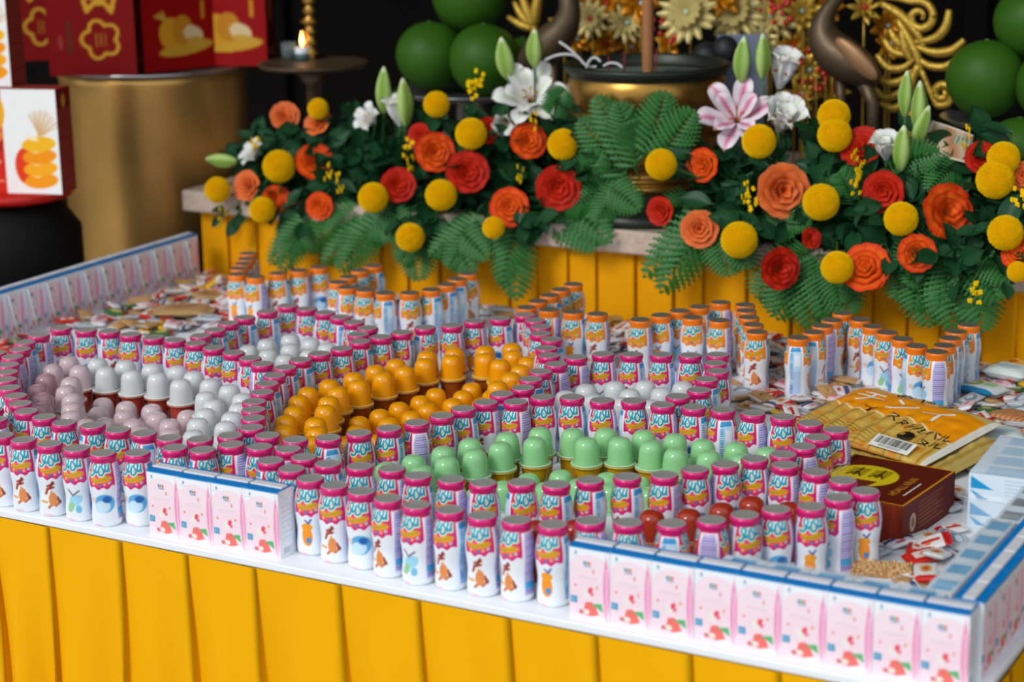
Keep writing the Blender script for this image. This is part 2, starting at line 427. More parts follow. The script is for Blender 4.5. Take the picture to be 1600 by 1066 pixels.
bot('pink', [(60.5,523),(95,512),(134.5,515),(171,517),(204,522),(240,526.6),(273,531),(306,536),(333.6,543),(365,550.5),(391,559.5),(409,568),
 (38.5,534.5),(27,546),(19,557),(12.7,569.4),(11,581),(8.4,592.8),(14,605.5),(24,618),(31.5,630),(41,642),(69,651),(100,660),(145,664),(184,671),(225,676.6),(264.6,684),(312.5,686),(363,686.5),
 (393.6,626),(399,639),(393.6,653),(393,667.6),(-4,551),(-14,640),(-8,655)], L1, 'bottles around the pink and white jelly cups')
L1 = 'pink-capped yogurt drink bottle around the small heap of white jelly cups'
bot('pink', [(314,524),(336,515),(357,504.5),(382.5,495.5),(417.6,486),(450,477),(479.5,482),(507.6,488),(531.6,495),(552.7,503),(574,512),(559.7,522),(562.5,533),(534,544),(499,552),(469.6,561.6),(445.7,573.7),(429,586),(417.6,599),(407.7,612)], L1, 'bottles around the small white jelly heap')
L1 = 'pink-capped yogurt drink bottle in the loop around the orange jelly cups'
bot('pink', [(596,526),(627,519),(664,511),(706,508),(741,501),(781.6,497),(819.6,491.5),(836.5,500),(845,510),(845,521),(845,532),(849,543.6),(857.6,555),(856,568),(845,580),(829.5,592),(817,605.5),(784.5,615),(759,628),(724,638),(690.6,649),(651,660),(607.6,668.7),(561,676),(513,683.6),(461,686.4),(417.6,680)], L1, 'bottles around the orange jelly cups')
L1 = 'pink-capped yogurt drink bottle beside the white jelly cups between the orange and green ones'
bot('pink', [(900,557.6),(942.6,552.6),(987,553),(1033.6,553.4),(1078.6,554.6),(1121.6,553.7),(1117.4,567),(1121,579.6),(1104,592),(1092.5,609),(1059.5,619)], L1, 'bottles beside the far white jelly cups')
L1 = 'pink-capped yogurt drink bottle in the loop around the green jelly cups'
bot('pink', [(805.6,627.5),(847.8,620),(894,620),(941,625),(990,625.8),(1036,632),(1084,635.5),(1129.5,640),(1176.5,645),(1224,651),(1266,660.7),(1306,671),(1278,683),(1255,697),(1224,709.5),(1179,716.5),(1133,725),(1086,732.5),(1038,741.5),(980,744.4),(922,749.5),(869,756.5),(815,753),(755,754),(705,748.5),(652.6,742.7),(612.6,731.5),(562.5,728),(512,724),(475,713.8),(443,700.5)], L1, 'bottles around the green jelly cups')
L1 = 'pink-capped yogurt drink bottle behind the short run of cartons at the table edge'
bot('pink', [(273,699),(324,701),(366,690.5),(397,696.5),(423,719),(455.6,732)], L1, 'bottles behind the short carton run')
L1 = 'pink-capped yogurt drink bottle in the loop around the dark red jelly cups'
bot('pink', [(1226.6,726),(1275,737),(1317,750),(1352,766.7),(1310,777),(1268,791),(1213,795),(1164,804),(1112,812),(1050,817.5),(981.5,816),(922,813)], L1, 'bottles around the dark red jelly cups')
L1 = 'orange-capped yogurt drink bottle in the zigzag row below the floral arrangement with the white lily'
bot('orange', [(371,428),(374,419),(380,411.5),(385,404),(388,395.5),(399,432),(434.5,426.5),(467,422),(498,417),(583.6,415),(562.5,422),(544,432),(528.8,440.5),(543,448.4),(571,452.6),(602,457.4),(640,457),(673.7,452),(697.6,444),(714.5,435.5),(731,427)], L1, 'orange bottles below the white lily arrangement')
L1 = 'orange-capped yogurt drink bottle in the zigzag row in front of the brass incense bowl'
bot('orange', [(895.6,443.6),(876,452),(859,461),(840.7,470),(822.5,480),(857.6,483.6),(895.6,487),(933.6,490),(1000,499),(1033,492),(1062,485.3),(1093,479),(1126,472),(1164,475.7),(1166,485),(1170,495.4),(1177,506.7),(1182.7,518),(1082,495.5),(1124.4,500)], L1, 'orange bottles in front of the incense bowl')
L1 = 'orange-capped yogurt drink bottle in the zigzag row behind the cheese snack bag'
bot('orange', [(1247,527),(1271,518.5),(1285.5,508.7),(1300,499.7),(1317,489),(1344,499),(1364,509.5),(1386,519),(1410,529),(1432,540),(1464,549),(1475.6,539.5),(1484.5,528),(1494.6,517.5),(1513.6,507)], L1, 'orange bottles behind the snack bag')

# ------------------------------------------------------------------ jelly cups (positions first, then a small push apart)
cups = []   # x, y, tier, kind, base
def cup(kind, tier, pts, base=None):
    for u, v in pts:
        x, y = az(u, v+1.5, 7.6 if tier else 3.78)
        cups.append([x, y, tier, kind(u, v) if callable(kind) else kind, base])
pk = lambda u, v: 'rose' if u < 75 else ('blush' if u < 140 else 'white')
cup(pk, 1, [(106.8,555.5),(86,568),(70.4,582.6),(59.6,599.7),(66.6,612.8),(72,628),(151,558.6),(190.4,563),(161.8,575.7),(204,583),(127,569.5),(122,587),(111,599.7),(111.5,613.6),(103.7,628),(111.5,641),(134,654),
 (229.4,570),(269,574),(296,580),(241,584),(272.8,596.6),(320.8,591),(310.7,609),(358,599.7),(378,613.6),(334.7,621),(327,638),(372,629),(367,643),(310,652.3),(302,671),(351,657),(354.8,674)], 'redbase')
cup(lambda u, v: 'blush', 0, [(166.4,619),(152.5,631.4),(210,625),(197,637),(185.8,650),(217,650),(248,631.4),(227,643.8),(285,637),(261,651.5),(223,661),(259,668)])
cup('white', 1, [(453.6,522.6),(419.5,528),(482,527),(507,533.4),(394,538),(452,536),(419.5,544),(443.5,551),(481.5,545)], 'greybase')
cup('white', 1, [(894,609.7),(919.6,599),(961,595),(931,615),(984,607),(1009.6,595.6),(970,619),(1031,601),(1061.7,596),(1009.6,623)], 'greybase')
cup('orange', 1, [(444,663),(454.8,649),(468.8,633.5),(479.6,617),(493.5,604),(525,591.7),(561,584),(594,571.6),(491,663.7),(504.4,648),(513,633.5),(526,620),(545.4,605.7),(568.6,595.6),(608,584),(633,563),(486,680),
 (644,573.4),(668.8,553),(680.4,565),(709.8,545.5),(723.7,559.5),(759,540),(763,552.5),(767,565),(769.4,579),(771.7,592.8),(798.8,535.5),(802,546),(805,558),(809.7,570),(812.8,585)], 'brownbase')
cup('orange', 0, [(687,604.4),(659.5,615),(623.6,626),(666,626),(739,600.5),(722,609),(757,605),(742,618),(705,620.6),(688,635),(643,637.7),(726,630),(568,649),(551.6,660),(596.5,636.6),(612,647.5),(570,668),(534.6,677.7),(590,661),(640,652)])
cup('green', 1, [(607.5,720.5),(648.6,711),(697,699.5),(711.7,712),(744.7,685.7),(752,700.4),(793,676.6),(794,692),(658.7,726),(847.9,670),(844,687),(897.4,670),(900.5,687),(946,671.7),(958.6,686.4),(1001,673),(1007,692.6),(1052,680),(1055.8,698.4),(1097,684.7),(1108,703),(1149,690),(1157,707.6),(1193,696.6)], 'amberbase')
cup('green', 0, [(873.4,731),(946,733.7),(826,736),(854,747),(906.7,743),(1006,740),(786.8,745),(947,752),(1010,754),(730,757)])
cup('red', 1, [(1019,796),(1076,794.5),(1128,785),(1174.7,774.4),(1233,783.5),(897,812),(838,813)], 'redbase')

P = np.array([[b[0], b[1]] for b in bottles]+[[c[0], c[1]] for c in cups]); R = np.array([2.06]*len(bottles)+[2.3]*len(cups)); W0 = np.array([.6]*len(bottles)+[1.]*len(cups))
for it in range(80):
    d = P[:, None]-P[None]; D = np.hypot(d[..., 0], d[..., 1])+1e-6; mn = R[:, None]+R[None]+.03
    ov = np.clip(mn-D, 0, None); np.fill_diagonal(ov, 0)
    ww = W0[:, None]/(W0[:, None]+W0[None])
    P = P+(d/D[..., None]*(ov*ww)[..., None]).sum(1)*.6
    nb = len(bottles); P[:nb, 1] = np.clip(P[:nb, 1], .9, YM-.9)
for i, b in enumerate(bottles): b[0], b[1] = P[i]
for i, c in enumerate(cups): c[0], c[1] = P[len(bottles)+i]

rb = random.Random(21)
for i, (x, y, kind, label, grp) in enumerate(bottles):
    ang = math.atan2(CY-y, CX-x)
    q = rb.random()
    off = rb.gauss(-22, 14) if q < .62 else (rb.gauss(0, 9) if q < .82 else (rb.gauss(22, 10) if q < .9 else rb.choice((-75, 80))))
    if 'table edge' in label and 'behind' not in label: off = rb.gauss(-26, 9)
    o = empty('yogurt_bottle', label, 'bottle', (x, y, 0), ang+math.radians(off)+(math.pi if rb.random() < .5 else 0), grp)
    # the two faces differ only in which panel follows, so half of the bottles stand turned round
    part('body', BODY[kind][rb.randrange(4)], o); part('neck_band', CAP[kind], o); part('foil_lid', LID[kind], o)
    OBST.append((x, y, 2.1))

domev = lathe(catmull([(1.90,.22),(1.86,.5),(1.80,1.3),(1.73,2.1),(1.63,2.75),(1.42,3.25),(1.05,3.58),(.55,3.74),(.02,3.78)], 34), 32, True, False)
rimv = lathe([(1.78,.06),(2.28,.06),(2.3,.14),(2.26,.22),(1.9,.24),(1.8,.30)], 32, True, True)
seal = lathe([(2.22,.0),(2.24,.03),(2.2,.06)], 32, True, True)
def jm(name, col, a=.0, sss=.35, tr=0.):
    return mat('jelly_'+name, col, rough=.11, noise=.03, sss=sss, trans=tr, coat=.3)
JC = {'rose': (182, 142, 150), 'blush': (208, 186, 190), 'white': (212, 216, 216), 'orange': (238, 160, 8), 'green': (148, 208, 146), 'red': (166, 52, 30), 'redbase': (176, 62, 44), 'greybase': (200, 204, 204), 'brownbase': (150, 74, 16), 'amberbase': (196, 146, 12)}
JM = {k: mesh(k+'_jelly', *domev, jm(k, c)) for k, c in JC.items()}
JR = {k: mesh(k+'_rim', *rimv, mat('rim_'+k, [min(255, int(v*.75+60)) for v in c], rough=.2, sss=.2)) for k, c in JC.items()}
SEAL = mesh('foil_seal', *seal, mat('seal_foil', (222, 190, 120), rough=.4, metal=.3))
JL = {'rose': ('dusky pink jelly cup turned upside down on a red jelly cup', 'dusky pink jelly cups'), 'blush': ('pale blush jelly cup turned upside down in the pink and white heap', 'blush jelly cups'),
 'white': ('milky white jelly cup turned upside down on another cup', 'white jelly cups'), 'orange': ('orange jelly cup turned upside down in the orange heap', 'orange jelly cups'),
 'green': ('pale green jelly cup turned upside down in the green heap', 'green jelly cups'), 'red': ('dark red jelly cup turned upside down behind the front cartons', 'dark red jelly cups'),
 'redbase': ('red jelly cup standing upright under a pink or white one', 'red jelly cups underneath'), 'greybase': ('clear white jelly cup standing upright under a white one', 'clear jelly cups underneath'),
 'brownbase': ('brown jelly cup standing upright under an orange one', 'brown jelly cups underneath'), 'amberbase': ('amber jelly cup standing upright under a green one', 'amber jelly cups underneath')}
for x, y, tier, kind, base in cups:
    z = 0.
    if tier:
        o = empty('jelly_cup', JL[base][0], 'jelly cup', (x, y, 3.78), rb.uniform(0, 6), JL[base][1], rot=Quaternion((1, 0, 0), math.pi))
        part('cup', JM[base], o); part('rim', JR[base], o); part('foil_seal', SEAL, o); z = 3.79
    tl = rb.uniform(0, .05) if tier else 0
    o = empty('jelly_cup', JL[kind][0], 'jelly cup', (x, y, z), 0, JL[kind][1])
    part('cup', JM[kind], o); part('rim', JR[kind], o); part('foil_seal', SEAL, o)
    OBST.append((x, y, 2.3))

# ------------------------------------------------------------------ milk cartons
CWD, CDP, CHT = 5.24, 3.4, 9.0
def carton_paint(p, side=False):
    W2 = CWD/2
    p.put(p.ell(.1, 4.2, 3.6, 3.9), (244, 222, 230)); p.put(p.rect(-W2, W2, 0, 5), (244, 218, 228)); 
    p.put(p.rect(-W2, W2, 8.75, 9.2), (0, 116, 188))
    p.put(p.ell(-1.75, 8.15, .12, .22), (40, 120, 160)); p.put(p.line([(-2.2, 7.8), (-1.3, 7.8)])-.03, (190, 205, 215))
    for k, c in enumerate(((40, 130, 180), (80, 170, 90), (226, 60, 80))):
        p.put(p.rect(-.75+k*.33, -.48+k*.33, 6.85, 7.25), c)
    p.put(p.line([(-.6, 6.7), (.2, 6.7)])-.06, (60, 140, 190))
    p.put(p.line([(.55, 6.3), (.58, 5.95)])-.08, (220, 90, 100))
    for k in range(2): p.put(p.line([(-1.6, 5.35-k*.25), (1.0, 5.35-k*.25)])-.025, (226, 196, 206))
    p.put(p.ell(-1.8, 4.1, .14, .14), (228, 96, 70)); p.put(p.ell(1.05, 4.2, .15, .2), (232, 150, 90))
    # coral, green and white shapes at the foot
    p.put(p.ell(-.35, 3.3, .55, .6), (240, 232, 226)); p.put(p.ell(.15, 3.75, .3, .42, -.5), (238, 84, 104)); p.put(p.ell(.35, 3.3, .28, .22), (240, 110, 130))
    p.put(p.poly([(-.9, .7), (-.5, 2.2), (.3, 2.35), (.9, 1.7), (1.2, .8), (.2, .5)]), (238, 116, 108)); p.put(p.poly([(.3, 2.1), (1.6, 2.3), (1.8, 1.2)]), (92, 182, 116))
    p.put(p.ell(-1.1, .9, .3, .3), (206, 120, 120)); p.put(p.ell(-.4, 1.0, .4, .32), (226, 226, 214))
    p.put(p.ell(1.2, .2, .95, .42), (240, 240, 244))
    p.put(p.rect(-2.45, -1.6, 1.9, 2.75), (46, 140, 186)); p.put(p.rect(-2.25, -1.8, 2.1, 2.55), (196, 232, 242)); p.put(p.line([(-2.1, 2.2), (-2.1, 2.45), (-1.92, 2.45), (-1.92, 2.2)])-.05, (30, 110, 160))
    # pink lens on the right edge
    lens = np.abs(p.U-(W2-.42))-.40*np.clip(1-((p.V-4.1)/4.2)**2, 0, 1)
    p.put(lens, (240, 148, 190)); p.put(np.maximum(np.abs(p.U-(W2-.36))-.07, np.abs(p.V-3.5)-3.2), (250, 214, 230))
def carton_mesh(name):
    Vs = []; Fs = []; Cs = []
    def face(fn, W, H, nu, nv, paint, base, flip=False):
        u = np.linspace(-W/2, W/2, nu); v = np.linspace(0, H, nv); U, Vv = np.meshgrid(u, v, indexing='ij'); U = U.ravel(); Vv = Vv.ravel()
        p = Paint(U, Vv, base, .06)
        if paint: paint(p)
        off = sum(len(q) for q in Vs)
        Vs.append(np.array([fn(a, b) for a, b in zip(U, Vv)])); Cs.append(p.C); f = gridf(nu, nv, off); Fs.extend([q[::-1] for q in f] if flip else f)
    hd = CDP/2; hw = CWD/2
    bul = lambda a, b: .10*math.cos(a/hw*1.5)*math.sin(b/CHT*3.1)
    face(lambda a, b: (a, -hd-bul(a, b), b), CWD, CHT, 64, 112, carton_paint, (238, 240, 244))
    face(lambda a, b: (-a, hd+bul(a, b), b), CWD, CHT, 64, 112, carton_paint, (238, 240, 244))
    def sidep(p):
        for k in range(14): p.put(p.line([(-1.1, 2.2+k*.36), (1.1-.5*((k*7) % 3)/2, 2.2+k*.36)])-.05, (206, 212, 220))
        p.put(p.rect(-1., .9, .35, 1.3), (214, 220, 226)); p.put(np.maximum(p.rect(-.9, .3, .45, 1.2), np.abs(((p.U*5) % 1)-.5)-.3), (176, 186, 196))
        p.put(p.rect(-2, 2, 8.75, 9.2), (0, 116, 188)); p.put(p.poly([(-1.7, 9), (1.7, 9), (0, 7.4)]), (240, 242, 246)); p.put(p.line([(-1.7, 8.9), (0, 7.5), (1.7, 8.9)])-.05, (200, 206, 214))
    face(lambda a, b: (hw, a, b), CDP, CHT, 24, 64, sidep, (236, 240, 244))
    face(lambda a, b: (-hw, -a, b), CDP, CHT, 24, 64, sidep, (236, 240, 244))
    face(lambda a, b: (a, b-hd, CHT), CWD, CDP, 10, 10, None, (0, 118, 190))
    face(lambda a, b: (a, b-hd, 0), CWD, CDP, 3, 3, None, (230, 230, 230), True)
    return mesh(name, np.concatenate(Vs), Fs, M_vcm, False, np.concatenate(Cs))
CARTON = carton_mesh('milk_carton')
fl = rbox(-CWD/2+.12, CWD/2-.12, -.65, .75, CHT+.01, CHT+.28, .1)
FLAP = mesh('carton_flap', *fl, mat('grey_flap', (214, 214, 216), rough=.5), False)
STRAW = mesh('straw', *tube([(-1.55, -CDP/2-.22, 8.3), (-.8, -CDP/2-.3, 5.2), (-.2, -CDP/2-.3, 2.6), (.3, -CDP/2-.25, .6)], [.30, .30, .27, .25], 10), M_straw)
FILMW = mesh('straw_film', *tube([(-1.95, -CDP/2-.05, 8.6), (-1.95, -CDP/2-.08, 4), (-1.95, -CDP/2-.05, .3)], [.28, .3, .28], 8, .35), mat('pale_blue_film', (196, 208, 226), rough=.3))
def carton(x, y, z, rz, label, group, straw=False):
    o = empty('milk_carton', label, 'milk carton', (x, y, z), rz, group)
    part('body', CARTON, o); part('top_flap', FLAP, o)
    if straw: part('straw', STRAW, o, label='white drinking straw'); part('straw_sleeve', FILMW, o)
    OBST.append((x, y, 3.0)); return o
rc = random.Random(4)
for i in range(9): carton(.1+(i+.5)*5.279, CDP/2+rc.uniform(-.05, .1), 0, rc.uniform(-.012, .012), 'small pink and white milk carton in the long row ending at the table corner', 'cartons in the long front row')
for i in range(4): carton(-62.4+(i+.5)*5.27, CDP/2+rc.uniform(-.05, .15), 0, rc.uniform(-.012, .012), 'small pink and white milk carton in the run of four between two bottles', 'cartons in the run of four')
for i in range(8): carton(48.0-CDP/2, CDP+.3+(i+.5)*5.279, 0, math.pi/2, 'small pink and white milk carton in the row along the short end of the table', 'cartons along the short table end')
for i in range(13): carton(-151.7-CDP/2, 59.3+(i+.5)*5.2, 0, math.pi/2+rc.uniform(-.02, .02), 'milk carton with white straw in the row beside the brass drum', 'cartons with straws beside the drum', True)

# ------------------------------------------------------------------ flowers on the altar edge
CAMV = Vector((.45, -.87, .22)).normalized()
def qz(d, spin=0.):
    return Vector(d).normalized().to_track_quat('Z', 'Y') @ Quaternion((0, 0, 1), spin)
def tagstem(o, p0, p1, r=.22, bend=(0, 0, 0), me_mat=None):
    """stem from world p0 to p1 as a part of o"""
    q_ = o.rotation_quaternion if o.rotation_mode == 'QUATERNION' else o.rotation_euler.to_quaternion()
    mi = Matrix.LocRotScale(o.location, q_, o.scale).inverted()
    pts = bez(p0, (Vector(p0)+Vector(p1))/2+Vector(bend), p1, 6)
    V, F = tube(pts, r, 6)
    V = [mi @ (Vector((v[0]*S, v[1]*S, (v[2]+TZ)*S))) / S for v in V]
    return part('stem', mesh('stem', V, F, me_mat or M_stem), o)
def grid_mesh(name, fn, nu, nv, mt, colfn=None):
    V = []; Cc = []
    for i in range(nu):
        for j in range(nv):
            u = -1+2*i/(nu-1); v = j/(nv-1); V.append(fn(u, v))
            if colfn: Cc.append(np.asarray(colfn(u, v))/255.)
    return mesh(name, V, gridf(nu, nv), mt, True, Cc if colfn else None)
M_petal = mat('petal', vcol=True, rough=.6, spec=.2, noise=.12, nscale=50, sss=.15)
def mixc(a, b, t): t = max(0, min(1, t)); return tuple(a[i]*(1-t)+b[i]*t for i in range(3))
def rose_petals(edge, mid, deep):
    out = []
    for (r0, fl, h, half) in ((.22, .12, 1.0, 1.5), (.48, .30, 1.02, 1.1), (.74, .55, .92, .85), (.95, .95, .70, .72)):
        def fn(u, v, r0=r0, fl=fl, h=h, half=half):
            ww = math.sin(min(1, v*1.25+.12)*math.pi*.55)
            a = u*half*ww; curl = .16*max(0, v-.75)*4*(1-.5*u*u)
            r = r0*(.35+.65*min(1, v*2.2))+fl*v*v+curl
            z = h*v*(1-.16*u*u)-curl*.5+.07*math.sin(u*5+r0*9)*v; r += .06*math.sin(u*7+r0*5)*v*v
            return (r*math.cos(a), r*math.sin(a), z)
        def cf(u, v, r0=r0):
            return mixc(mixc(deep, mid, v*1.6), edge, max(0, (v-.72)*3.4, (abs(u)-.72)*2.6))
        out.append(grid_mesh('rose_petal', fn, 9, 8, M_petal, cf))
    return out
ROSE = {'orange': rose_petals((214, 44, 10), (240, 118, 26), (236, 140, 40)), 'red': rose_petals((176, 22, 14), (214, 52, 20), (226, 92, 30)), 'peach': rose_petals((226, 120, 70), (232, 104, 36), (216, 60, 24))}
CALYX = mesh('calyx', *lathe([(.1, -.3), (.28, -.15), (.34, .05), (.2, .1)], 10), M_stem)
def foam_pt(u):
    x, _ = ay(u, 330, YM+11)[0].x, 0
    if u < 960: return Vector((max(-140, min(-72, x)), YM+11, ZA+2.5))
    return Vector((max(-32, min(26, x)), YM+11, ZA+2.5))
def depth_for(u, v):
    Y = YM+8.5-19*(min(max(v, 150), 440)-150)/290
    return min(Y, YM-2) if 900 < u < 1085 else Y
def clus(u): return 'of the arrangement with the large white lily' if u < 960 else 'of the arrangement with the pink-striped lily'
def clg(u): return ' by the white lily' if u < 960 else ' by the pink-striped lily'
RL = {'orange': 'orange rose with red petal edges ', 'red': 'deep red rose ', 'peach': 'rose with peach outer petals '}
def rose(u, v, rpx, kind, d=None, dy=0):
    Y = depth_for(u, v)+dy; p, sc_ = ay(u, v, Y); R_ = rpx/sc_
    dirv = Vector(d).normalized() if d else (CAMV+Vector((rng.uniform(-.5, .5), rng.uniform(-.2, .2), rng.uniform(-.15, .5)))).normalized()
    k = R_/1.75
    base = p-dirv*k*.6
    o = empty('rose', RL[kind]+clus(u), 'rose', base, group=kind+' roses'+clg(u), rot=qz(dirv, rng.uniform(0, 6)), scale=k)
    for w_, (n, sp_) in enumerate(((4, 1.2), (6, .5), (7, .2), (7, .0))):
        for i in range(n):
            part('petal', ROSE[kind][w_], o, (0, 0, .05*(3-w_)), (0, rng.uniform(-.06, .06), sp_+i*2*math.pi/n+rng.uniform(-.1, .1)))
    part('calyx', CALYX, o)
    tagstem(o, base, foam_pt(u), .25, (0, 0, 2))
roses = [(492,252,26,'orange'),(385,290,21,'peach'),(432,312,20,'orange'),(499,322,19,'orange'),(680,238,27,'orange'),(655,213,18,'red'),(622,289,24,'red'),(731,269,29,'red'),(826,220,25,'orange'),(872,294,31,'red'),(796,324,27,'orange'),(764,204,19,'red'),(445,181,20,'peach'),(496,190,20,'peach'),
 (1097,258,23,'orange'),(1224,298,37,'peach'),(1093,358,26,'peach'),(1031,330,20,'red'),(1219,420,29,'red'),(1352,418,34,'orange'),(1380,300,29,'red'),(1482,330,38,'orange'),(1345,228,30,'red'),(1433,396,26,'orange'),(1592,396,24,'orange'),(1533,246,22,'red'),(1597,275,20,'peach'),(1268,372,15,'red')]
for r_ in roses: rose(*r_)

# pompom chrysanthemums: one ball of tiny florets
def pompom():
    V = []; F = []; n = 1300; g = math.pi*(3-math.sqrt(5))
    v0, f0 = ico(.93, 16, 10); V += v0.tolist(); F += f0
    for i in range(n):
        z = 1-2*(i+.5)/n; r = math.sqrt(1-z*z); a = i*g; d = Vector((r*math.cos(a), r*math.sin(a), z))
        t1 = d.orthogonal().normalized(); t2 = d.cross(t1); b = len(V); s = .048; hgt = 1.0+.05*random.random()
        for kx, ky in ((1, 0), (0, 1), (-1, 0), (0, -1)): V.append(tuple(d*.90+t1*kx*s+t2*ky*s))
        for kx, ky in ((1, 0), (0, 1), (-1, 0), (0, -1)): V.append(tuple(d*hgt+t1*kx*s*.75+t2*ky*s*.75))
        V.append(tuple(d*(hgt-.045)))
        for k in range(4): F.append((b+k, b+(k+1) % 4, b+4+(k+1) % 4, b+4+k)); F.append((b+4+k, b+4+(k+1) % 4, b+8))
    return mesh('pompom_florets', V, F, M_pom, False)
POM = pompom()
poms = [(436,260,25),(340,297,20),(410,328,20),(583,309,23),(682,163,20),(736,209,24),(689,305,24),(641,371,22),(880,226,24),(771,356,17),(497,170,16),(1033,257,24),(1186,221,26),(1303,181,25),(1304,211,26),(1283,316,28),(1155,375,28),(1308,418,25),(1408,342,26),(1555,281,29),(1568,247,25),(1571,364,27),(1590,425,16)]
for u, v, rp in poms:
    Y = depth_for(u, v)-2.5; p, s_ = ay(u, v, Y)
    d = (CAMV+Vector((rng.uniform(-.4, .4), 0, rng.uniform(0, .8)))).normalized()
    o = empty('pompom_flower', 'round yellow pompom flower '+clus(u), 'flower', p, group='yellow pompom flowers'+clg(u), rot=qz(d), scale=rp/s_)
    part('florets', POM, o); tagstem(o, p, foam_pt(u), .22, (0, 0, 2))

# lilies
def lily_petal(center, edge, tip):
    def fn(u, v):
        wv = .24*math.sin(math.pi*min(1, v*.92+.06))**.8
        r = .1+.95*math.sin(v*1.45); z = .75*v-.55*max(0, v-.45)**1.6*2.0
        return (r*1.0, u*wv*(1.0), z+.07*(1-u*u)*-1*v+.04*u*u+.02*math.sin(v*14)*abs(u))
    def cf(u, v): return mixc(mixc(center, edge, abs(u)*2.4+max(0, v-.5)), tip, (v-.86)*7)
    return grid_mesh('lily_petal', fn, 9, 12, M_petal, cf)
LP = {'white': lily_petal((214, 226, 196), (240, 240, 240), (236, 222, 200)), 'pink': lily_petal((208, 96, 146), (238, 228, 234), (222, 170, 120))}
ANTH = mesh('stamen', *join(tube([(0, 0, 0), (.1, 0, .5), (.25, 0, .8)], .02, 5), ico(.07, 8, 6, (.27, 0, .82), (1.6, .6, .6))), mat('pollen', (176, 96, 30), rough=.8))
def lily(u, v, rp, kind, label, d=None, n=(6, 5), close=1., dy=0):
    Y = depth_for(u, v)+dy; p, s_ = ay(u, v, Y); k = rp/s_/1.0
    dirv = (Vector(d) if d else CAMV).normalized(); base = p-dirv*k*.35
    o = empty('lily', label, 'lily', base, rot=qz(dirv, rng.uniform(0, 1)), scale=k)
    for ring, m_ in enumerate(n):
        for i in range(m_):
            sc_ = (1., .82, .6)[ring]; part('petal', LP[kind], o, (0, 0, .05*ring), (0, (-.2-.25*ring)*1-(1-close)*.9, i*2*math.pi/m_+ring*.5+rng.uniform(-.1, .1)), (sc_*(1 if close > .8 else .8), sc_, sc_))
    for i in range(5): part('stamen', ANTH, o, (0, 0, 0), (0, 0, i*1.257), .6)
    tagstem(o, base, foam_pt(u), .28, (0, 0, 3)); return o
lily(828,150,62,'white','large open white double lily beside the brass incense bowl', (.35, -.8, .65))
lily(578,186,40,'white','small white lily with tan tips behind the green buds', (-.2, -.8, .5), (5, 3), .8)
lily(396,240,28,'white','small white bloom near the end of the marble slab', (-.3, -.7, .6), (6, 5, 3), .9)
lily(622,180,60,'white','narrow half-open white lily under two green buds', (0, -.3, 1), (6, 3), .35)
lily(790,190,40,'white','half-open white lily half hidden below the large white one', (.2, -.9, -.2), (6,), .5)
lily(1150,182,66,'pink','open white lily with deep pink stripes beside the incense bowl', (.25, -.8, .5), (6, 4))
lily(1222,190,74,'white','half-open white double lily beside the pink-striped lily', (.5, -.55, .9), (6, 5, 3), .55)
lily(1222,118,80,'white','trumpet-shaped white lily with green ribs under the bronze crane', (.35, -.3, 1), (6, 2), .3, 4)
lily(1384,236,58,'white','small pinkish white lily under the gold scroll ornament', (.1, -.5, .9), (6, 4), .45)
# lily buds
def bud_mesh():
    V = []; Cc = []; nz, nt = 16, 24
    for i in range(nz):
        q = i/(nz-1); r = .19*math.sin(math.pi*(q*.93+.045))**.75*(1.1-.3*q)
        for j in range(nt):
            th = 2*math.pi*j/nt; rr = r*(1+.10*math.cos(3*th)); V.append((rr*math.cos(th), rr*math.sin(th), q))
            Cc.append(np.array(mixc((126, 160, 66), (176, 204, 122), .5+.5*math.cos(3*th)) if q < .9 else (206, 220, 170))/255.)
    F = [(i*nt+j, i*nt+(j+1) % nt, (i+1)*nt+(j+1) % nt, (i+1)*nt+j) for i in range(nz-1) for j in range(nt)]
    return mesh('lily_bud', V, F, M_petal, True, Cc)
BUD = bud_mesh()
def bud(u0, v0, u1, v1, wpx, label, dy=0):
    Y = depth_for(u0, (v0+v1)/2+30)+dy; a, s_ = ay(u0, v0, Y); b, _ = ay(u1, v1, Y-1)
    L = (b-a).length; o = empty('lily_bud', label, 'flower bud', a, group='closed green lily buds'+clg(u0), rot=qz(b-a, rng.uniform(0, 2)), scale=1.)
    part('bud', BUD, o, scale=(wpx/s_/.38, wpx/s_/.38, L)); tagstem(o, a+(b-a)*.03, foam_pt(u0), .25, (0, 0, 4))
BL = 'closed pale green lily bud '
for b_ in ((600,176,600,104,25),(634,196,629,122,28),(795,124,783,58,29),(836,105,836,45,27),(1158,128,1163,57,28),(1191,122,1192,52,26),(1414,182,1418,110,24),(1437,212,1438,126,28),(1408,266,1413,196,30),(1428,228,1452,165,24),(370,252,322,248,24)):
    bud(*b_, BL+clus(b_[0]))

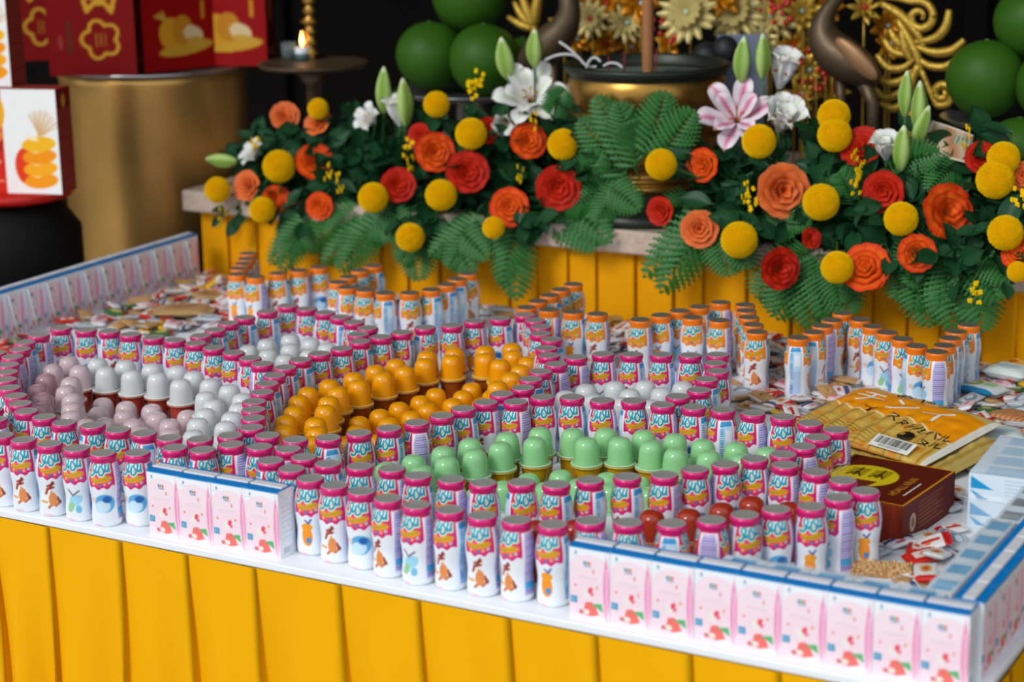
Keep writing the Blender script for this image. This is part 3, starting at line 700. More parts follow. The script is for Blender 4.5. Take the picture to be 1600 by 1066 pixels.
# ferns, every leaflet its own piece
def leaflet():
    V = [(0, 0, 0)]; n = 12; F = []
    pts = []
    for i in range(1, n):
        q = i/n; w_ = .16*math.sin(math.pi*(q*.85+.12))
        pts.append((q+(.06 if i % 2 else 0), w_*(1.25 if i % 2 else .5), -.10*q*q)); 
    for q, w_, z in pts: V += [(q, w_, z-.02), (q, 0, z+.015), (q-.03, -w_, z-.02)]
    V.append((1, 0, -.13)); T = len(V)-1
    F += [(0, 2, 1), (0, 3, 2)]
    for i in range(n-2):
        a = 1+3*i; F += [(a, a+1, a+4, a+3), (a+1, a+2, a+5, a+4)]
    a = 1+3*(n-2); F += [(a, a+1, T), (a+1, a+2, T)]
    return mesh('fern_leaflet', V, F, M_fern, True)
LEAFLET = leaflet()
def fern(p0, p1, wid, sag, label, grp, npair=13, nrm=None):
    p0, p1 = Vector(p0), Vector(p1); L = (p1-p0).length
    mid = (p0+p1)/2+Vector((0, 0, sag)); pts = bez(p0, mid, p1, 14)
    o = empty('fern_frond', label, 'fern', p0, group=grp)
    V, F = tube([p-p0 for p in pts], [.13-.1*i/13 for i in range(14)], 5); part('stem', mesh('fern_stem', V, F, M_stem), o)
    nv = Vector(nrm or CAMV).normalized()
    for i in range(npair):
        q = .14+.84*i/(npair-1); k = q*13; a = int(min(12, k)); pos = pts[a].lerp(pts[a+1], k-a)-p0; tg = (pts[a+1]-pts[a]).normalized()
        side = tg.cross(nv).normalized(); ln = wid*(math.sin(math.pi*(q*.80+.20))**.7)*(1.0 if i < npair-1 else .6)
        for s_ in (-1, 1):
            xd = (side*s_*1.0+tg*(.55+.4*q)+nv*rng.uniform(-.12, .12)).normalized(); zd = (nv-xd*nv.dot(xd)).normalized(); yd = zd.cross(xd)
            rot = Matrix((xd, yd, zd)).transposed().to_quaternion()
            part('leaflet', LEAFLET, o, pos, rot, (ln, L/npair*2.6, ln))
ferns = [((800,335),(807,470),4.6),((845,310),(932,392),4.6),((760,350),(700,420),4.2),((680,350),(740,430),4.0),((650,360),(655,440),4.2),((560,330),(478,392),4.6),((600,345),(530,425),4.4),((545,330),(622,372),4.2),((480,340),(440,425),3.8),((440,330),(470,400),3.6),
 ((985,290),(905,186),4.2),((1000,280),(930,150),4.2),((1000,270),(965,160),4.0),((1010,260),(1040,142),4.2),((1020,270),(1085,172),4.2),((960,300),(880,330),4.0),((980,290),(930,350),3.8),((1000,250),(985,190),3.6),((930,280),(1000,330),3.8),((905,300),(940,240),3.6),
 ((1120,330),(1032,458),5.0),((1120,350),(1140,432),4.4),((1090,310),(1038,345),3.6),((1260,395),(1180,465),4.8),((1260,390),(1215,500),5.0),((1265,390),(1268,515),5.2),((1285,400),(1330,495),4.6),((1300,400),(1365,450),4.2),((1430,390),(1452,512),5.0),((1440,390),(1400,470),4.6),((1500,385),(1488,518),5.4),((1500,380),(1560,470),5.0),((1520,390),(1535,520),4.8),((1470,380),(1410,420),4.4),((1380,270),(1470,240),3.6),((1190,330),(1240,370),3.6),((1340,330),(1310,270),3.6),((860,190),(884,140),3.0),((1510,250),(1450,300),3.6)]
for (a, b, wd) in ferns+[((a[0]+14, a[1]-6), (b[0]+rng.uniform(14, 34)*(1 if i % 2 else -1), b[1]-rng.uniform(8, 30)), wd*.9) for i, (a, b, wd) in enumerate(ferns) if b[1] > 360]:
    wd *= 1.18
    ya = YM+5 if a[1] < 320 else YM+1; yb = YM-8 if b[1] > 400 else (YM-3 if b[1] > 320 else YM-2)
    if a[0] > 880 and a[0] < 1030: yb = YM-1; ya = YM+4
    fern(ay(a[0], a[1], ya)[0], ay(b[0], b[1], yb)[0], wd, 1.2, ('green fern frond spreading in front of the incense bowl' if 880 < a[0] < 1030 else 'green fern frond with saw-edged leaflets '+clus(a[0])), ('fern fronds before the bowl' if 880 < a[0] < 1030 else 'fern fronds'+clg(a[0])))

# broad dark leaves on sprigs
def leaf_mesh():
    def fn(u, v):
        w_ = .30*math.sin(math.pi*min(1, v*.97+.02))**.8
        return (v, u*w_, .06*abs(u)**1.5-.18*v*v+.02*math.cos(u*2)*-1)
    return grid_mesh('broad_leaf', fn, 7, 9, M_greenl)
LEAF = leaf_mesh()
def sprig(p0, p1, n, size, u):
    p0, p1 = Vector(p0), Vector(p1); pts = bez(p0, (p0+p1)/2+Vector((0, 0, 1.5)), p1, 8)
    o = empty('leaf_sprig', 'sprig of broad dark green leaves '+clus(u), 'foliage', p0, group='broad leaf sprigs'+clg(u))
    V, F = tube([p-p0 for p in pts], .14, 5); part('stem', mesh('sprig_stem', V, F, M_stem), o)
    for i in range(n):
        q = .3+.7*i/(n-1); k = q*7; a = int(min(6, k)); pos = pts[a].lerp(pts[a+1], k-a)-p0; tg = (pts[a+1]-pts[a]).normalized()
        ax = Vector((rng.normal(), rng.normal()*.6-.5, rng.normal()*.7)).normalized(); xd = (ax*.9+tg*.6).normalized(); nv = (CAMV*.8+Vector((rng.uniform(-.6, .6), rng.uniform(-.5, .5), rng.uniform(-.2, 1)))).normalized()
        zd = nv-xd*nv.dot(xd)
        if zd.length < .1: zd = xd.orthogonal()
        zd.normalize(); yd = zd.cross(xd); rot = Matrix((xd, yd, zd)).transposed().to_quaternion(); s_ = size*rng.uniform(.75, 1.15)
        part('leaf', LEAF, o, pos, rot, (s_, s_*.95, s_))
def in_env(u, v):
    if u < 960:
        top = 225-(u-330)*.22 if u < 560 else 172; bot = 335+(u-330)*.12 if u < 600 else (372 if u < 850 else 330)
        return 345 < u < 925 and top < v < bot
    return 1045 < u < 1610 and (225 if u < 1250 else 205) < v < 335+ (u-1035)*.21
k = 0
while k < 230:
    u = rng.uniform(335, 1600); v = rng.uniform(150, 450)
    if not in_env(u, v): continue
    k += 1
    Y = depth_for(u, v)+rng.uniform(.5, 6); p1 = ay(u, v, Y)[0]; p0 = foam_pt(u)
    sprig(p0+Vector((rng.uniform(-4, 4), rng.uniform(-2, 2), 0)), p1, 8, rng.uniform(4.4, 6.0), u)
# tiny yellow blossom sprays
def blossoms(seed):
    r = random.Random(seed); parts_ = []
    for i in range(9):
        c = (r.uniform(-1.6, 1.6), r.uniform(-1, 1), r.uniform(-2.2, 2.2))
        for j in range(4):
            a = j*1.57+r.random(); parts_.append(ico(.34, 6, 4, (c[0]+.32*math.cos(a), c[1]+r.uniform(-.1, .1), c[2]+.32*math.sin(a)), (1, .5, 1)))
    return mesh('tiny_blossoms', *join(*parts_), M_pom)
BLO = [blossoms(i) for i in range(4)]
for i, (u, v) in enumerate(((742,140),(637,230),(640,258),(810,275),(832,190),(1165,300),(1178,310),(1345,265),(1340,290),(1510,215),(1590,310),(515,270),(395,225),(1340,250),(345,340),(745,125),(1520,460),(530,285))):
    p, s_ = ay(u, v, depth_for(u, v)-1.5)
    o = empty('blossom_spray', 'thin spray of tiny yellow blossoms '+clus(u), 'flower', p, group='tiny yellow blossom sprays'+clg(u))
    part('blossoms', BLO[i % 4], o, rot=(0, rng.uniform(-.6, .6), rng.uniform(0, 6)), scale=.8); tagstem(o, p, foam_pt(u), .08, (0, 0, 2))
# foam blocks in trays
for x0, x1, lb in ((-142, -70, 'green floral foam block holding the flowers by the drum side'), (-35, 28, 'green floral foam block holding the flowers by the banknote')):
    o = empty('floral_foam', lb, 'floral foam', ((x0+x1)/2, YM+11, ZA))
    V, F = rbox(-(x1-x0)/2, (x1-x0)/2, -4, 4, .4, 3.6, .4); part('foam', mesh('foam', V, F, M_foam, False), o)
    V, F = rbox(-(x1-x0)/2-1, (x1-x0)/2+1, -5, 5, 0, .9, .2); part('tray', mesh('foam_tray', V, F, M_black, False), o)

# ------------------------------------------------------------------ behind the flowers
YB = YM+17
bc, bs = ay(1010, 97, YB); BR = 131/bs; HB = bc.z-ZA
o = empty('incense_bowl', 'wide brass incense bowl with dark rim and engraved band', 'incense burner', (bc.x, YB, ZA))
def bandp(lo, hi, r0, r1): return [(r0, lo), (r1, hi)]
part('foot', mesh('bowl_foot', *lathe([(BR*1.02, 0), (BR*1.04, 1.2), (BR*.98, 2.4), (BR*.86, 3.2), (BR*.84, 5.2), (BR*.7, 5.6)], 64), M_patina), o, label='dark patinated foot')
part('body', mesh('bowl_body', *lathe(catmull([(BR*.68, 5.2), (BR*.74, 6.0), (BR*.74, 6.7), (BR*.70, 7.2), (BR*.74, 7.9), (BR*.70, 8.6), (BR*.80, HB-17), (BR*.92, HB-12.5), (BR*.90, HB-11.6), (BR*.95, HB-10.8), (BR*.90, HB-10.), (BR*.94, HB-9.2), (BR*.90, HB-8.6), (BR*.92, HB-7.6), (BR*.93, HB-2.6), (BR*.91, HB-2.0)], 90), 72, True, False), M_brass), o)
part('rim', mesh('bowl_rim', *lathe([(BR*.90, HB-2.2), (BR*.97, HB-1.5), (BR, HB-.6), (BR*.995, HB-.1), (BR*.96, HB), (BR*.93, HB-.4), (BR*.92, HB-2.6)], 72, False, False), M_patina), o, label='dark green rim')
part('ash', mesh('bowl_ash', *lathe([(BR*.925, HB-2.5), (BR*.6, HB-2.1), (.05, HB-2.3)], 64, False, True), mat('grey_ash', (92, 108, 100), rough=.9, noise=.3, nscale=40, bump=.4)), o)
pat = []
for k in range(26):
    a0 = k*2*math.pi/26
    for (da, z0, dw, dh) in ((0, -7.2, .16, .35), (0, -3.6, .16, .35), (-.09, -5.4, .03, 1.9), (.09, -5.4, .03, 1.9), (.0+.05*(k % 3-1), -5.4, .035, .9), (.02, -4.6+.5*(k % 2), .05, .22)):
        a = a0+da; r = BR*.936; n_ = 5
        V = []; 
        for i in range(n_):
            b = a-dw/2+dw*i/(n_-1)
            for zz in (HB+z0-dh/2, HB+z0+dh/2): V += [(r*math.cos(b), r*math.sin(b), zz), ((r+.12)*math.cos(b), (r+.12)*math.sin(b), zz)]
        Fq = []
        for i in range(n_-1):
            q = 4*i; Fq += [(q+1, q+5, q+7, q+3), (q, q+1, q+5, q+4), (q+2, q+6, q+7, q+3)]
        pat.append((V, Fq))
part('engraved_band', mesh('engraved_band', *join(*pat), mat('band_dark_gold', (112, 84, 40), rough=.45, metal=.7)), o, label='raised square pattern around the bowl')
# incense in the bowl
p0 = Vector((bc.x+1.0, YB-1.5, ZA+HB-2.4))
V, F = lathe([(1.05+.07*(i % 2), i*.55) for i in range(78)], 16); single('incense_column', mesh('incense_column', V, F, M_tan), 'thick ribbed brown incense stick standing in the brass bowl', 'incense', p0)
for k, dx in enumerate((-6.5, -3.2, 3.4)):
    V, F = tube([(0, 0, 0), (0.1, 0, 3.5+k)], .12, 6); single('incense_stick', mesh('incense_stick', V, F, M_redstick), 'thin red incense stub standing in the ash of the bowl', 'incense', (bc.x+dx, YB-3, ZA+HB-2.4), group='thin red incense stubs')
for k, pts in enumerate(([(850,95),(868,86),(890,84),(905,90),(912,100)], [(872,64),(890,76),(906,92),(918,105),(934,104)], [(916,108),(920,95),(930,88),(940,98)], [(942,104),(952,98),(965,99),(974,107)])):
    P_ = [ay(u, v, YB-9-k)[0] for u, v in pts]; b0 = P_[-1]
    fine = []
    for i in range(len(P_)-1):
        for t_ in (0, .33, .66): fine.append(P_[i].lerp(P_[i+1], t_))
    fine.append(P_[-1]); fine = [sum((fine[max(0, min(len(fine)-1, i+d_))] for d_ in (-1, 0, 1)), Vector())/3 for i in range(len(fine))]
    V, F = tube([p-b0 for p in fine], .28, 7); single('ash_curl', mesh('ash_curl', V, F, M_ash), 'curled white ash of a burnt incense stick on the bowl rim', 'incense ash', b0, group='curled white incense ash')

# cranes
def crane(path, legs, Y, label):
    P_ = [(ay(u, v, Y)[0], r/ay(u, v, Y)[1]) for u, v, r in path]; base = Vector((P_[len(P_)//2][0].x, Y, ZA))
    pts = []; rad = []
    for i in range(len(P_)-1):
        for t_ in (0, .34, .67): pts.append(P_[i][0].lerp(P_[i+1][0], t_)); rad.append(P_[i][1]*(1-t_)+P_[i+1][1]*t_)
    pts.append(P_[-1][0]); rad.append(P_[-1][1])
    for _ in range(2):
        pts = [pts[0]]+[(pts[i-1]+pts[i]*2+pts[i+1])/4 for i in range(1, len(pts)-1)]+[pts[-1]]; rad = [rad[0]]+[(rad[i-1]+rad[i]*2+rad[i+1])/4 for i in range(1, len(rad)-1)]+[rad[-1]]
    o = empty('crane_statue', label, 'statue', base)
    part('body', mesh('crane_body', *tube([p-base for p in pts], rad, 16), M_bronze), o)
    for (u, v, r), (u2, v2, r2) in legs:
        a = ay(u, v, Y+.5)[0]; s_ = ay(u, v, Y)[1]; b = ay(u2, v2, Y-.5)[0]; c_ = Vector((b.x, b.y, ZA+2))
        part('leg', mesh('crane_leg', *tube([p-base for p in (a, b, c_)], [r/s_, r2/s_, r2/s_*.8], 8), M_bronze), o)
    part('base', mesh('crane_base', *lathe([(7, 0), (7, 1), (5, 2.2), (1, 2.6)], 24), M_patina), o)
    return o, base
cr_, cb_ = crane([(1358,-92,5),(1346,-70,9),(1330,-40,9),(1312,-8,10),(1292,18,13),(1283,45,22),(1295,76,32),(1326,98,34),(1352,112,26),(1372,128,10)], [((1312,110,10), (1314,165,8)), ((1345,116,16), (1364,162,10))], YM+30, 'bronze crane statue with folded wing standing beside the gold scroll ornament')
wp = ay(1338, 92, YM+27)[0]-cb_
part('wing', mesh('crane_wing', *ico(1, 16, 10, (0, 0, 0), (1.9, .9, 5.4)), mat('worn_bronze', (150, 112, 76), rough=.45, metal=.4, noise=.3, nscale=20)), cr_, wp, (0, 2.3, 0), label='worn paler wing')
part('beak', mesh('crane_beak', *tube([ay(1358,-92,YM+30)[0]-cb_, ay(1395,-88,YM+30)[0]-cb_], [.6, .1], 8), M_bronze), cr_)
crane([(800,-80,5),(815,-70,9),(850,-50,10),(880,-22,12),(893,12,17),(884,42,22),(862,66,30),(838,86,30),(816,100,12)], [((862,78,10), (866,160,8)), ((846,90,12), (848,160,8))], YM+32, 'bronze crane statue with curved neck beside the stacked pomelos')

# gold scroll ornament (flat curled bands)
def scroll(o, base, pts, r, Y, mt=M_gold, name='scroll'):
    P_ = [ay(u, v, Y)[0]-base for u, v in pts]; fine = []
    for i in range(len(P_)-1):
        for t_ in (0, .25, .5, .75): fine.append(P_[i].lerp(P_[i+1], t_))
    fine.append(P_[-1])
    for _ in range(3): fine = [fine[0]]+[(fine[i-1]+fine[i]*2+fine[i+1])/4 for i in range(1, len(fine)-1)]+[fine[-1]]
    n = len(fine); s_ = ay(pts[0][0], pts[0][1], Y)[1]
    rad = [r/s_*(.35+.65*math.sin(math.pi*min(1, .15+i/(n-1)*.8))) for i in range(n)]
    part(name, mesh('gold_scroll', *tube(fine, rad, 8, 1.), mt), o)
def spiral(cx_, cy_, r0, turns, a0, n=22, sgn=1):
    return [(cx_+r0*(1-.85*i/n)*math.cos(a0+sgn*turns*6.283*i/n), cy_+r0*(1-.85*i/n)*math.sin(a0+sgn*turns*6.283*i/n)) for i in range(n+1)]
Yg = YM+36
b0 = ay(1420, 180, Yg)[0]; b0.z = ZA
o = empty('scroll_ornament', 'gold glitter ornament of curled scrolls and flames behind the flowers', 'ornament', b0)
for pts, r in (([(1375,5),(1405,20),(1432,48),(1446,78)], 8), ([(1365,-6),(1400,-4),(1425,3)]+spiral(1437,27,26,1.4,-1.8), 7), ([(1483,15),(1480,42),(1462,62),(1425,66)], 8), ([(1507,62),(1490,80),(1460,84),(1430,72)], 8), ([(1494,92),(1478,106),(1450,104),(1428,86)], 7), ([(1440,110),(1452,140),(1462,160)]+spiral(1472,146,20,1.5,2.0,24,-1), 7), ([(1402,30),(1420,60),(1435,90),(1440,120)], 8),
    ([(1410,40),(1412,75),(1425,98)], 8), ([(1370,85),(1385,108),(1412,108),(1428,92)], 7), ([(1366,110),(1382,132),(1408,128),(1425,110)], 7), ([(1364,135),(1380,154),(1405,148),(1424,126)], 7), ([(1375,160),(1395,172),(1415,160),(1428,140)], 7), ([(1436,100),(1422,130),(1420,160),(1430,185)], 9), ([(1380,60),(1395,84),(1420,86)], 7), ([(1390,45),(1400,66),(1424,80)], 7)):
    scroll(o, b0, pts, r, Yg)
V, F = tube([(0, 0, 0), (0, 0, ay(1425, 120, Yg)[0].z-ZA)], .9, 10); part('post', mesh('ornament_post', V, F, M_gold), o)
part('base', mesh('ornament_base', *lathe([(5, 0), (5, 1), (1, 2)], 20), M_gold), o)
b0 = ay(835, 60, YM+42)[0]; b0.z = ZA
o = empty('scroll_ornament', 'gold leaf ornament with pointed leaves above the stacked pomelos', 'ornament', b0)
for pts, r in (([(832,45),(815,40),(793,26)], 7), ([(832,42),(815,25),(803,2)], 7), ([(835,40),(838,10),(845,-20)], 9), ([(833,45),(822,12),(812,-20)], 8)): scroll(o, b0, pts, r, YM+42, name='leaf')
V, F = tube([(0, 0, 0), (0, 0, ay(833, 40, YM+42)[0].z-ZA)], .8, 8); part('post', mesh('ornament_post', V, F, M_gold), o)

# foil flowers with beads on stems behind the bowl
def foil_petal(w):
    def fn(u, v):
        wd = w*math.sin(math.pi*min(1, v*.9+.06))**.7; return (v, u*wd, .12*math.sin(v*2.4)-.1*u*u*v)
    return grid_mesh('foil_petal', fn, 5, 7, None)
FPW = {}
M_amber = mat('amber_foil', (206, 132, 14), rough=.35, metal=.45, noise=.35, nscale=80)
for key, w_, mt in (('pale', .16, M_goldp), ('amber', .26, M_amber), ('gold', .18, M_gold)):
    q = foil_petal(w_); q.materials.append(mt); FPW[key] = q
M_bead = mat('red_bead', (186, 22, 12), rough=.12, coat=.6); M_gem = mat('pale_gem', (190, 226, 220), rough=.05, coat=.8)
BEAD = mesh('bead', *ico(.55, 12, 8), M_bead); GEM = mesh('gem', *ico(.5, 8, 6), M_gem)
Yf = YM+46
FL = {'pale': 'pale gold foil flower with many thin petals behind the incense bowl', 'amber': 'amber foil flower with broad petals behind the incense bowl', 'gold': 'gold glitter foil flower beside the bronze crane'}
for i, (u, v, rp, key, n) in enumerate(((925,30,34,'pale',22),(978,38,34,'pale',24),(905,8,30,'amber',14),(950,5,34,'amber',14),(1000,5,36,'amber',16),(900,62,26,'amber',12),(945,72,30,'amber',12),(990,78,28,'amber',12),(1078,22,52,'pale',30),(1045,70,24,'amber',10),(1150,20,50,'pale',30),(1205,28,50,'pale',28),(1190,62,30,'pale',18),(1255,20,36,'gold',18),(1270,62,34,'gold',16),(1240,75,30,'amber',12),(1262,110,32,'gold',16),(1250,150,30,'gold',16),(1300,140,30,'gold',14),(1385,40,30,'amber',14),(1390,70,26,'amber',12),(1350,15,30,'gold',14),(1290,10,30,'amber',12),(1215,-5,36,'amber',14),(880,40,26,'gold',12),(1130,-5,34,'amber',12))):
    Yi = Yf+(i % 4)*3.2; p, s_ = ay(u, v, Yi); d = (CAMV+Vector((rng.uniform(-.4, .4), 0, rng.uniform(-.3, .4)))).normalized(); k_ = rp/s_
    o = empty('foil_flower', FL[key], 'ornament', p, group=key+' foil flowers', rot=qz(d, rng.uniform(0, 3)), scale=k_)
    for j in range(n):
        ring = j % 2; part('petal', FPW[key], o, (0, 0, .12*ring), (0, -.25-.45*ring, j*2*math.pi/n+rng.uniform(-.1, .1)), 1-.25*ring)
    part('centre', GEM if i % 3 else BEAD, o, (0, 0, .35), None, 1.0/k_)
    tagstem(o, p, Vector((p.x, p.y+1, ZA)), .2, (0, .5, 0), M_gold)
for i, (u, v) in enumerate(((1030,50),(1200,8),(1225,12),(1255,95),(1275,120),(1262,138),(1290,85),(1215,20),(1045,40),(1300,100))):
    p, s_ = ay(u, v, Yf-6+i % 3*2)
    o = empty('bead_spray', 'spray of shiny red beads on wires among the gold foil flowers', 'ornament', p, group='red bead sprays')
    for j in range(7): part('bead', BEAD, o, (rng.uniform(-2.6, 2.6), rng.uniform(-1, 1), rng.uniform(-2.4, 2.4)), None, rng.uniform(.8, 1.2))
    tagstem(o, p, Vector((p.x, p.y+1, ZA)), .12, (0, .5, 0), M_gold)
# dark carved rock
rk = []
for i in range(16): rk.append(ico(rng.uniform(1.6, 3.4), 12, 8, (rng.uniform(-4, 4), rng.uniform(-2, 2), 3+i*1.75), (1, .9, 1.05)))
p = ay(1103, 60, YM+36)[0]
single('carved_rock', mesh('carved_rock', *join(*rk), mat('black_stone', (34, 36, 40), rough=.5, noise=.3, bump=.6, bscale=40)), 'dark lumpy carved stone ornament behind the incense bowl', 'ornament', (p.x, YM+36, ZA))
V, F = rbox(-5, 5, -.5, .5, 0, ay(1150, 55, YM+40)[0].z-ZA, .3)
p = ay(1160, 80, YM+42)[0]; single('blue_grey_card', mesh('blue_grey_card', V, F, mat('blue_grey', (126, 136, 160), rough=.6), False), 'plain blue grey board standing behind the lily buds', 'board', (p.x, YM+42, ZA), .45)

# pomelos
def pomelo(u, v, rp, Y, label, grp):
    p, s_ = ay(u, v, Y); r = rp/s_
    n = 36; prof = [(max(.02, r*math.sin(math.pi*i/n)*(1-.06*math.cos(math.pi*i/n))), -r*1.0*math.cos(math.pi*i/n)) for i in range(n+1)]
    o = empty('pomelo', label, 'pomelo', p, group=grp); part('fruit', mesh('pomelo_fruit', *lathe(prof, 40, False, False), M_pomelo), o, rot=(rng.uniform(-.4, .4), rng.uniform(-.4, .4), 0))
    part('stem_stub', mesh('stem_stub', *lathe([(.6, r*.96), (.5, r*1.02), (.1, r*1.04)], 8), M_stem), o); return p, r
YP = YM+34
a, ra = pomelo(672, 88, 53, YP, 'green pomelo in the pile beside the crane with the curved neck', 'pomelos by the curved-neck crane')
b, rb_ = pomelo(757, 94, 56, YP, 'green pomelo in the pile beside the crane with the curved neck', 'pomelos by the curved-neck crane')
pomelo(735, -6, 60, YP+9, 'green pomelo in the pile beside the crane with the curved neck', 'pomelos by the curved-neck crane')
pomelo(716, 80, 48, YP+13, 'green pomelo in the pile beside the crane with the curved neck', 'pomelos by the curved-neck crane')
pomelo(818, 105, 46, YP+12, 'green pomelo in the pile beside the crane with the curved neck', 'pomelos by the curved-neck crane')
def plate(x, y, z, r, label):
    o = empty('plate_stand', label, 'plate', (x, y, ZA)); h = z-ZA
    part('plate', mesh('plate', *lathe([(r*.4, h-.9), (r*.85, h-.5), (r, h+.6), (r*.98, h+.8), (r*.85, h-.1), (.05, h-.2)], 48), M_steel), o)
    part('pedestal', mesh('pedestal', *lathe([(r*.5, 0), (r*.5, .6), (r*.2, 2), (r*.18, h-2), (r*.45, h-.8)], 32), M_steel), o)
plate((a.x+b.x)/2, YP+5, min(a.z-ra, b.z-rb_)-.1, 16, 'steel footed plate under the pomelos beside the curved-neck crane')
YR = YM+30
G2 = 'green pomelo in the pile beside the gold scroll ornament'
a, ra = pomelo(1540, 124, 61, YR, G2, 'pomelos by the gold scroll'); b, rb_ = pomelo(1648, 135, 60, YR, G2, 'pomelos by the gold scroll'); pomelo(1612, 34, 58, YR+4, G2, 'pomelos by the gold scroll')
plate((a.x+b.x)/2, YR+4, min(a.z-ra, b.z-rb_)-.1, 15, 'steel footed plate under the pomelos beside the gold scroll ornament')
pomelo(1592, 236, 52, YM+19, 'green pomelo lying on the marble below the footed plate', 'pomelo on the marble')
# banknote
cs = [ay(1436, 240, YM+3)[0], ay(1532, 262, YM+3)[0], ay(1549, 224, YM+9)[0], ay(1456, 188, YM+9)[0]]
def nf(u, v):
    a_ = (u+1)/2; p = cs[0]*(1-a_)*(1-v)+cs[1]*a_*(1-v)+cs[2]*a_*v+cs[3]*(1-a_)*v; p = p+Vector((0, -.5*math.sin(a_*3.1), .4*math.sin(a_*3.1))); return tuple(p-cs[0])
def nc(u, v):
    e = max(abs(u)-.9, abs(v-.5)*2-.85)
    c = (222, 212, 190) if e > 0 else mixc((206, 186, 160), (186, 128, 90), .5+.5*math.sin(u*9+v*5))
    if -.1 < u < .55 and .55 < v < .8: c = (104, 140, 116) if int((u+1)*22) % 3 else (206, 200, 180)
    if .7 < u < .85 and .2 < v < .5: c = (190, 90, 90)
    return c
me = grid_mesh('banknote', nf, 46, 24, mat('note_paper', vcol=True, rough=.7), nc)
single('banknote', me, 'brown and green banknote tucked between the lily buds and roses', 'banknote', cs[0])

# drum with tray and red gift boxes
YD = YM+28
dc, ds = ay(238, 99, YD); DR = 149/ds
o = empty('brass_drum', 'large plain brass drum standing on the floor beside the table', 'drum', (dc.x, YD, -TZ))
zt = dc.z+TZ
part('shell', mesh('drum_shell', *lathe([(DR*.97, 0), (DR*.985, 2), (DR*.97, 4), (DR*.97, zt-3), (DR*.985, zt-2), (DR*.97, zt-1)], 96), M_brassd), o)
part('tray', mesh('drum_tray', *lathe([(DR*.97, zt-1), (DR*1.03, zt-.6), (DR*1.04, zt), (DR*1.0, zt+.1), (DR*.98, zt-.3), (.05, zt-.3)], 96), M_steel), o, label='round steel tray on top')
def pbox(name, w_, d_, h_, front, side, nu=60, nv=80):
    Vs = []; Fs = []; Cs = []
    def face(fn, W, H, paint, a, b):
        u = np.linspace(-W/2, W/2, a); v = np.linspace(0, H, b); U, Vv = np.meshgrid(u, v, indexing='ij'); U = U.ravel(); Vv = Vv.ravel()
        p = Paint(U, Vv, (128, 8, 8), .18); paint(p); off = sum(len(q) for q in Vs); Vs.append(np.array([fn(x, y) for x, y in zip(U, Vv)])); Cs.append(p.C); Fs.extend(gridf(a, b, off))
    face(lambda a, b: (a, -d_/2, b), w_, h_, front, nu, nv); face(lambda a, b: (d_*0+w_/2, a, b), d_, h_, side, 24, nv)
    face(lambda a, b: (-w_/2, -a, b), d_, h_, side, 24, nv); face(lambda a, b: (-a, d_/2, b), w_, h_, front, nu, nv)
    face(lambda a, b: (a, b-d_/2, h_), w_, d_, side, 6, 6)
    face(lambda a, b: (-a, b-d_/2, 0), w_, d_, side, 4, 4)
    return mesh(name, np.concatenate(Vs), Fs, M_vcm, False, np.concatenate(Cs))
GOLDC = (206, 158, 44)
def gift_front(p):
    p.put(p.rect(-30, 30, -1, 40), (128, 4, 6))
    pts = []
    for i in range(61):
        a = i*2*math.pi/60; r = 3.3+1.25*math.cos(5*a+math.pi); r = 3.6+1.1*abs(math.cos(2.5*(a-.31)))-.6; pts.append((2.0+r*math.cos(a+.3), 7.6+r*math.sin(a+.3)))
    p.put(p.line(pts)-.36, GOLDC)
    for dx in (-.9, 0, .9): p.put(p.line([(2+dx, 6.2), (2+dx, 8.8)])-.14, (170, 110, 30))
    p.put(p.line([(-1.2, 16), (-.6, 13.6), (1.0, 15.2), (3.2, 15.2), (4.6, 13.4), (5.2, 16)])-.5, GOLDC); p.put(p.ell(2, 17.5, 3.6, 1.8), GOLDC)
    p.put(p.ell(-6.6, 7, .5, 1.6), (150, 60, 50)); p.put(p.rect(-5.2, -4.0, 4.5, 11.5), (96, 40, 20))
def gift_side(p):
    p.put(p.rect(-30, 30, -1, 40), (74, 12, 8)); p.put(p.ell(0, 12, 1.6, 3.), (140, 70, 30)); p.put(p.rect(-2, 2, 2, 4), (120, 60, 30))
def gift_fruit(p):
    p.put(p.rect(-30, 30, -1, 40), (150, 2, 4))
    p.put(p.ell(1.5, 4.6, 7.0, 1.5, .1), GOLDC); p.put(p.ell(-2.2, 8., 3.0, 3.4), (214, 152, 34)); p.put(p.ell(.8, 8.5, 2.6, 3.2), (196, 130, 30)); p.put(p.ell(3.5, 7.4, 2.6, 1.8, -.4), (222, 196, 150)); p.put(p.ell(4.6, 5.8, 2.8, .9, -.2), (206, 160, 60))
    for a in (2.2, 2.6, 1.8): p.put(p.line([(-3.4, 11), (-3.4+3*math.cos(a), 11+2.6*math.sin(a)*.6)])-.3, (206, 160, 60))
    p.put(p.rect(5.6, 6.6, 10.5, 14.5), (206, 130, 30))
GB = pbox('gift_box', 18.5, 7, 25, gift_front, gift_side); GB2 = pbox('gift_box_fruit', 18.5, 7, 25, gift_fruit, gift_side)
def atz(u, v, z): x, y = az(u, v, z); return Vector((x, y, z))
zt_ = dc.z+.12
for (u, v, me, rz, lb) in ((152,115,GB,.50,'red gift box with a gold flower outline standing on the drum tray'), (270,107,GB2,1.25,'red gift box turned side-on between two other red gift boxes'), (362,100,GB2,.34,'red gift box with gold fruit picture on the drum tray edge'), (60,92,GB,.62,'red gift box half hidden behind the white biscuit box')):
    p = atz(u, v, zt_); single('gift_box', me, lb, 'gift box', (p.x, p.y, zt_), rz)

